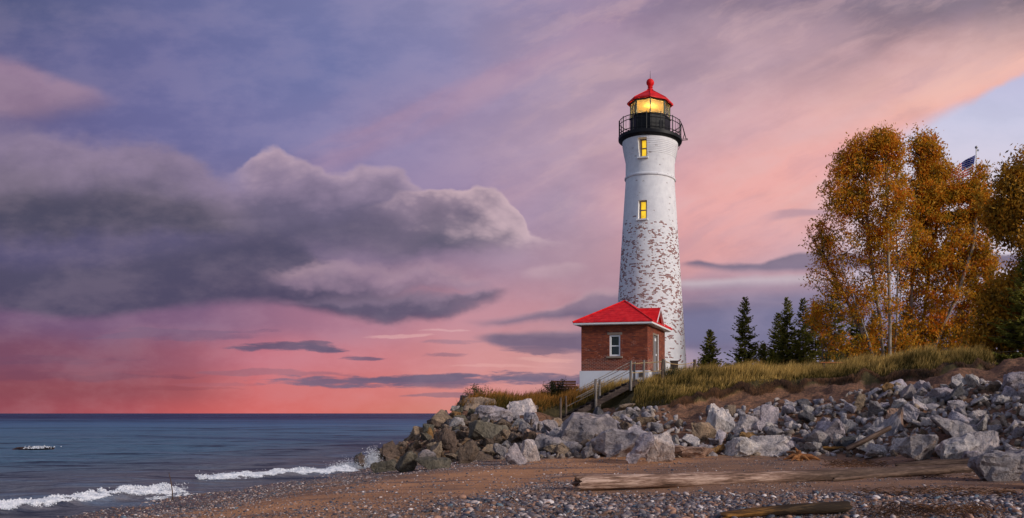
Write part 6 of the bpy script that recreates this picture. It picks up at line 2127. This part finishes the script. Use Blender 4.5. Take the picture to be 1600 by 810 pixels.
def build_shrubs():
    build_shrub('shrub', 'dark bush with feathery heads at the tip of the rock point', 748, 636, 46.2, 30, 38, 1700, 1)
    build_shrub('shrub', 'low dark green hedge bush against the foundation, left of the house', 872, 612, 48.4, 36, 20, 3200, 2)
    build_shrub('shrub', 'small leafy green bush before the litter bin and rope fence', 1056, 592, 44.6, 22, 20, 1100, 3)
    for u, ru, rv, y, lab in [(1098, 22, 15, 66, 'low dark scrub at the foot of the shortest spruce'), (1140, 20, 12, 67, 'low dark scrub between the two lone spruces'), (1240, 40, 26, 66, 'dark scrub under the tall spruces of the row'),
                              (1300, 44, 34, 66, 'dark scrub under the birch twigs behind the low bench'), (1345, 40, 34, 64, 'dark scrub behind the slanting birch stem'), (1405, 46, 30, 66, 'dark scrub behind the birch trunks'), (1470, 46, 36, 66, 'dark scrub beneath the fuller birch'), (1530, 40, 36, 62, 'dark scrub at the foot of the flagpole'),
                              (1552, 26, 22, 45, 'green weeds along the edge of the sandy scarp below the maple')]:
        build_shrub('shrub', lab, u, 578, y, ru, rv, 1500, int(u), size=(.05, .12))


# ------------------------------------------------------------------ flag
def build_flag():
    y = 62.0
    top = pix(1525.5, 233, y)
    z0 = Hs(top.x, y)
    t = thing('flagpole', 'white flagpole rising behind the fuller birch', 'flagpole', (top.x, y, z0))
    h = top.z - z0
    m = MB(); m.tube([(0, 0, 0), (0, 0, h * .5), (0, 0, h)], [.11, .085, .045], 12); m.build('pole', MAT['flagpole_white'], t, smooth=40)
    m = MB(); m.lathe([(.001, h), (.09, h + .05), (.12, h + .12), (.09, h + .19), (.001, h + .24)], 12); m.build('finial', MAT['steel'], t, smooth=True)
    m = MB(); m.box((.08, 0, h - .1), (.2, .08, .12)); m.build('truck_pulley', MAT['steel'], t)
    # the flag hangs from the pole, folding down to the left; canton at the hoist
    f = thing('flag', 'navy and white starred flag with red stripes drooping from the flagpole', 'flag', (top.x, y, z0 + h))
    hoist, fly = 2.6, 4.6
    def S(a, b):
        """a along the fly 0..1, b down the hoist 0..1"""
        # leading edge slopes down to the left, cloth hangs in folds
        x = -.08 - a * fly * .56 - .04 * math.sin(a * 9 + b * 2)
        z = -.40 - a * fly * .36 - b * hoist * (.50 - .06 * a) - .05 * math.sin(a * 11 + 1)
        yy = -.07 * math.sin(a * 13 + b * 2.2) - .15 * a
        x -= b * .12
        return (x, yy, z)
    na, nb = 56, 39
    parts = {'flag_navy': [], 'flag_white': [], 'flag_red': []}
    for i in range(na):
        for j in range(nb):
            a = (i + .5) / na; b = (j + .5) / nb
            stripe = int(b * 13)
            key = 'flag_navy' if (a < .40 and b < 7 / 13) else ('flag_red' if stripe % 2 == 0 else 'flag_white')
            parts[key].append((i, j))
    for key, cells in parts.items():
        m = MB()
        for i, j in cells:
            q = [S(i / na, j / nb), S((i + 1) / na, j / nb), S((i + 1) / na, (j + 1) / nb), S(i / na, (j + 1) / nb)]
            m.add(q, [(0, 1, 2, 3)])
        m.build({'flag_navy': 'canton', 'flag_white': 'white_stripe', 'flag_red': 'red_stripe'}[key], MAT[key], f)
    m = MB()
    for r in range(9):
        for c in range(6 if r % 2 == 0 else 5):
            a0 = .40 * ((c + (.5 if r % 2 == 0 else 1.0)) / 6); b0 = 7 / 13 * (r + .7) / 9.4
            vs = []
            for k in range(10):
                ang = math.pi / 2 + k * math.pi / 5; rr = .05 if k % 2 == 0 else .021
                p = Vector(S(a0 + math.cos(ang) * rr / fly * 1.4, b0 - math.sin(ang) * rr / hoist))
                vs.append(p + Vector((0, -.015, 0)))
            m.add(vs, [tuple(range(10))])
    cn = [o for o in f.children if o.name.startswith('canton')][0]
    m.build('star', MAT['flag_white'], cn)


def build_awash_rock():
    g = pix(50, 702, 51.0)
    me, co = rock_mesh(777, 'slab')
    o = bpy.data.objects.new('boulder', me)
    o.location = (g.x, 51.0, .02); o.scale = (1.25, .6, .30)
    o.color = (.10, .055, .05, 1)
    COL.objects.link(o)
    tag(o, 'lone reddish rock awash far out in the lake', 'boulder')
    rg = np.random.default_rng(2)
    n = 240
    C = np.column_stack([g.x + .6 + rg.normal(0, .30, n), 50.8 + rg.normal(0, .3, n), .06 + np.abs(rg.normal(0, .06, n))])
    r = rg.uniform(.012, .035, n)
    o = scatter_blobs('wave_foam', C, r[:, None] * np.ones((1, 3)), 1, MAT['surf_foam'], 7, jit=.2)
    tag(o, 'white water breaking over the lone rock in the lake', kind='stuff')


m_emit('lit_window', (1.0, .62, .025), .72)
m_emit('lamp_light', (1.0, .80, .45), 40.0)
m_glass('lantern_glass', (1.0, .94, .72), .08)
m_glass('dark_glass', (.55, .62, .68), .0, .03)
simple('lantern_frame', (.10, .12, .10), .5, .2)

build_ground()
build_water()
build_lighthouse()
build_house()
build_stairs()
build_birches()
build_spruces()
build_shrubs()
build_flag()
build_rocks()
build_grass()
build_roots()
build_driftwood()
build_bench('wooden_bench', 'low orange wooden bench in the grass by the birches, without a back', pix(1304, 579, 45.5) * 1.0, 0, 1.6, False)
build_bench('wooden_bench', 'orange slatted bench with a back behind the dry grass, left of the house', pix(880, 620, 50.0) * 1.0, R(6), 1.5, True)
build_surf()
build_awash_rock()
build_pebbles()
litter('driftwood_litter', 'dark drift of twigs and weed on the sand behind the long log', 1285, 1385, 722, 732, 260, 1)
litter('driftwood_litter', 'dark twigs and weed strewn along the shaded sand below the long log', 1310, 1640, 764, 778, 260, 2, hgt=.05)
litter('driftwood_litter', 'tangle of twigs nearest the viewer, right of the amber broken log', 1350, 1570, 797, 812, 240, 3, hgt=.16)
litter('driftwood_litter', 'scraps of bark and twigs lying on top of the long log and beyond', 1240, 1540, 738, 750, 120, 4, hgt=.05)
print('objects', len(bpy.data.objects))
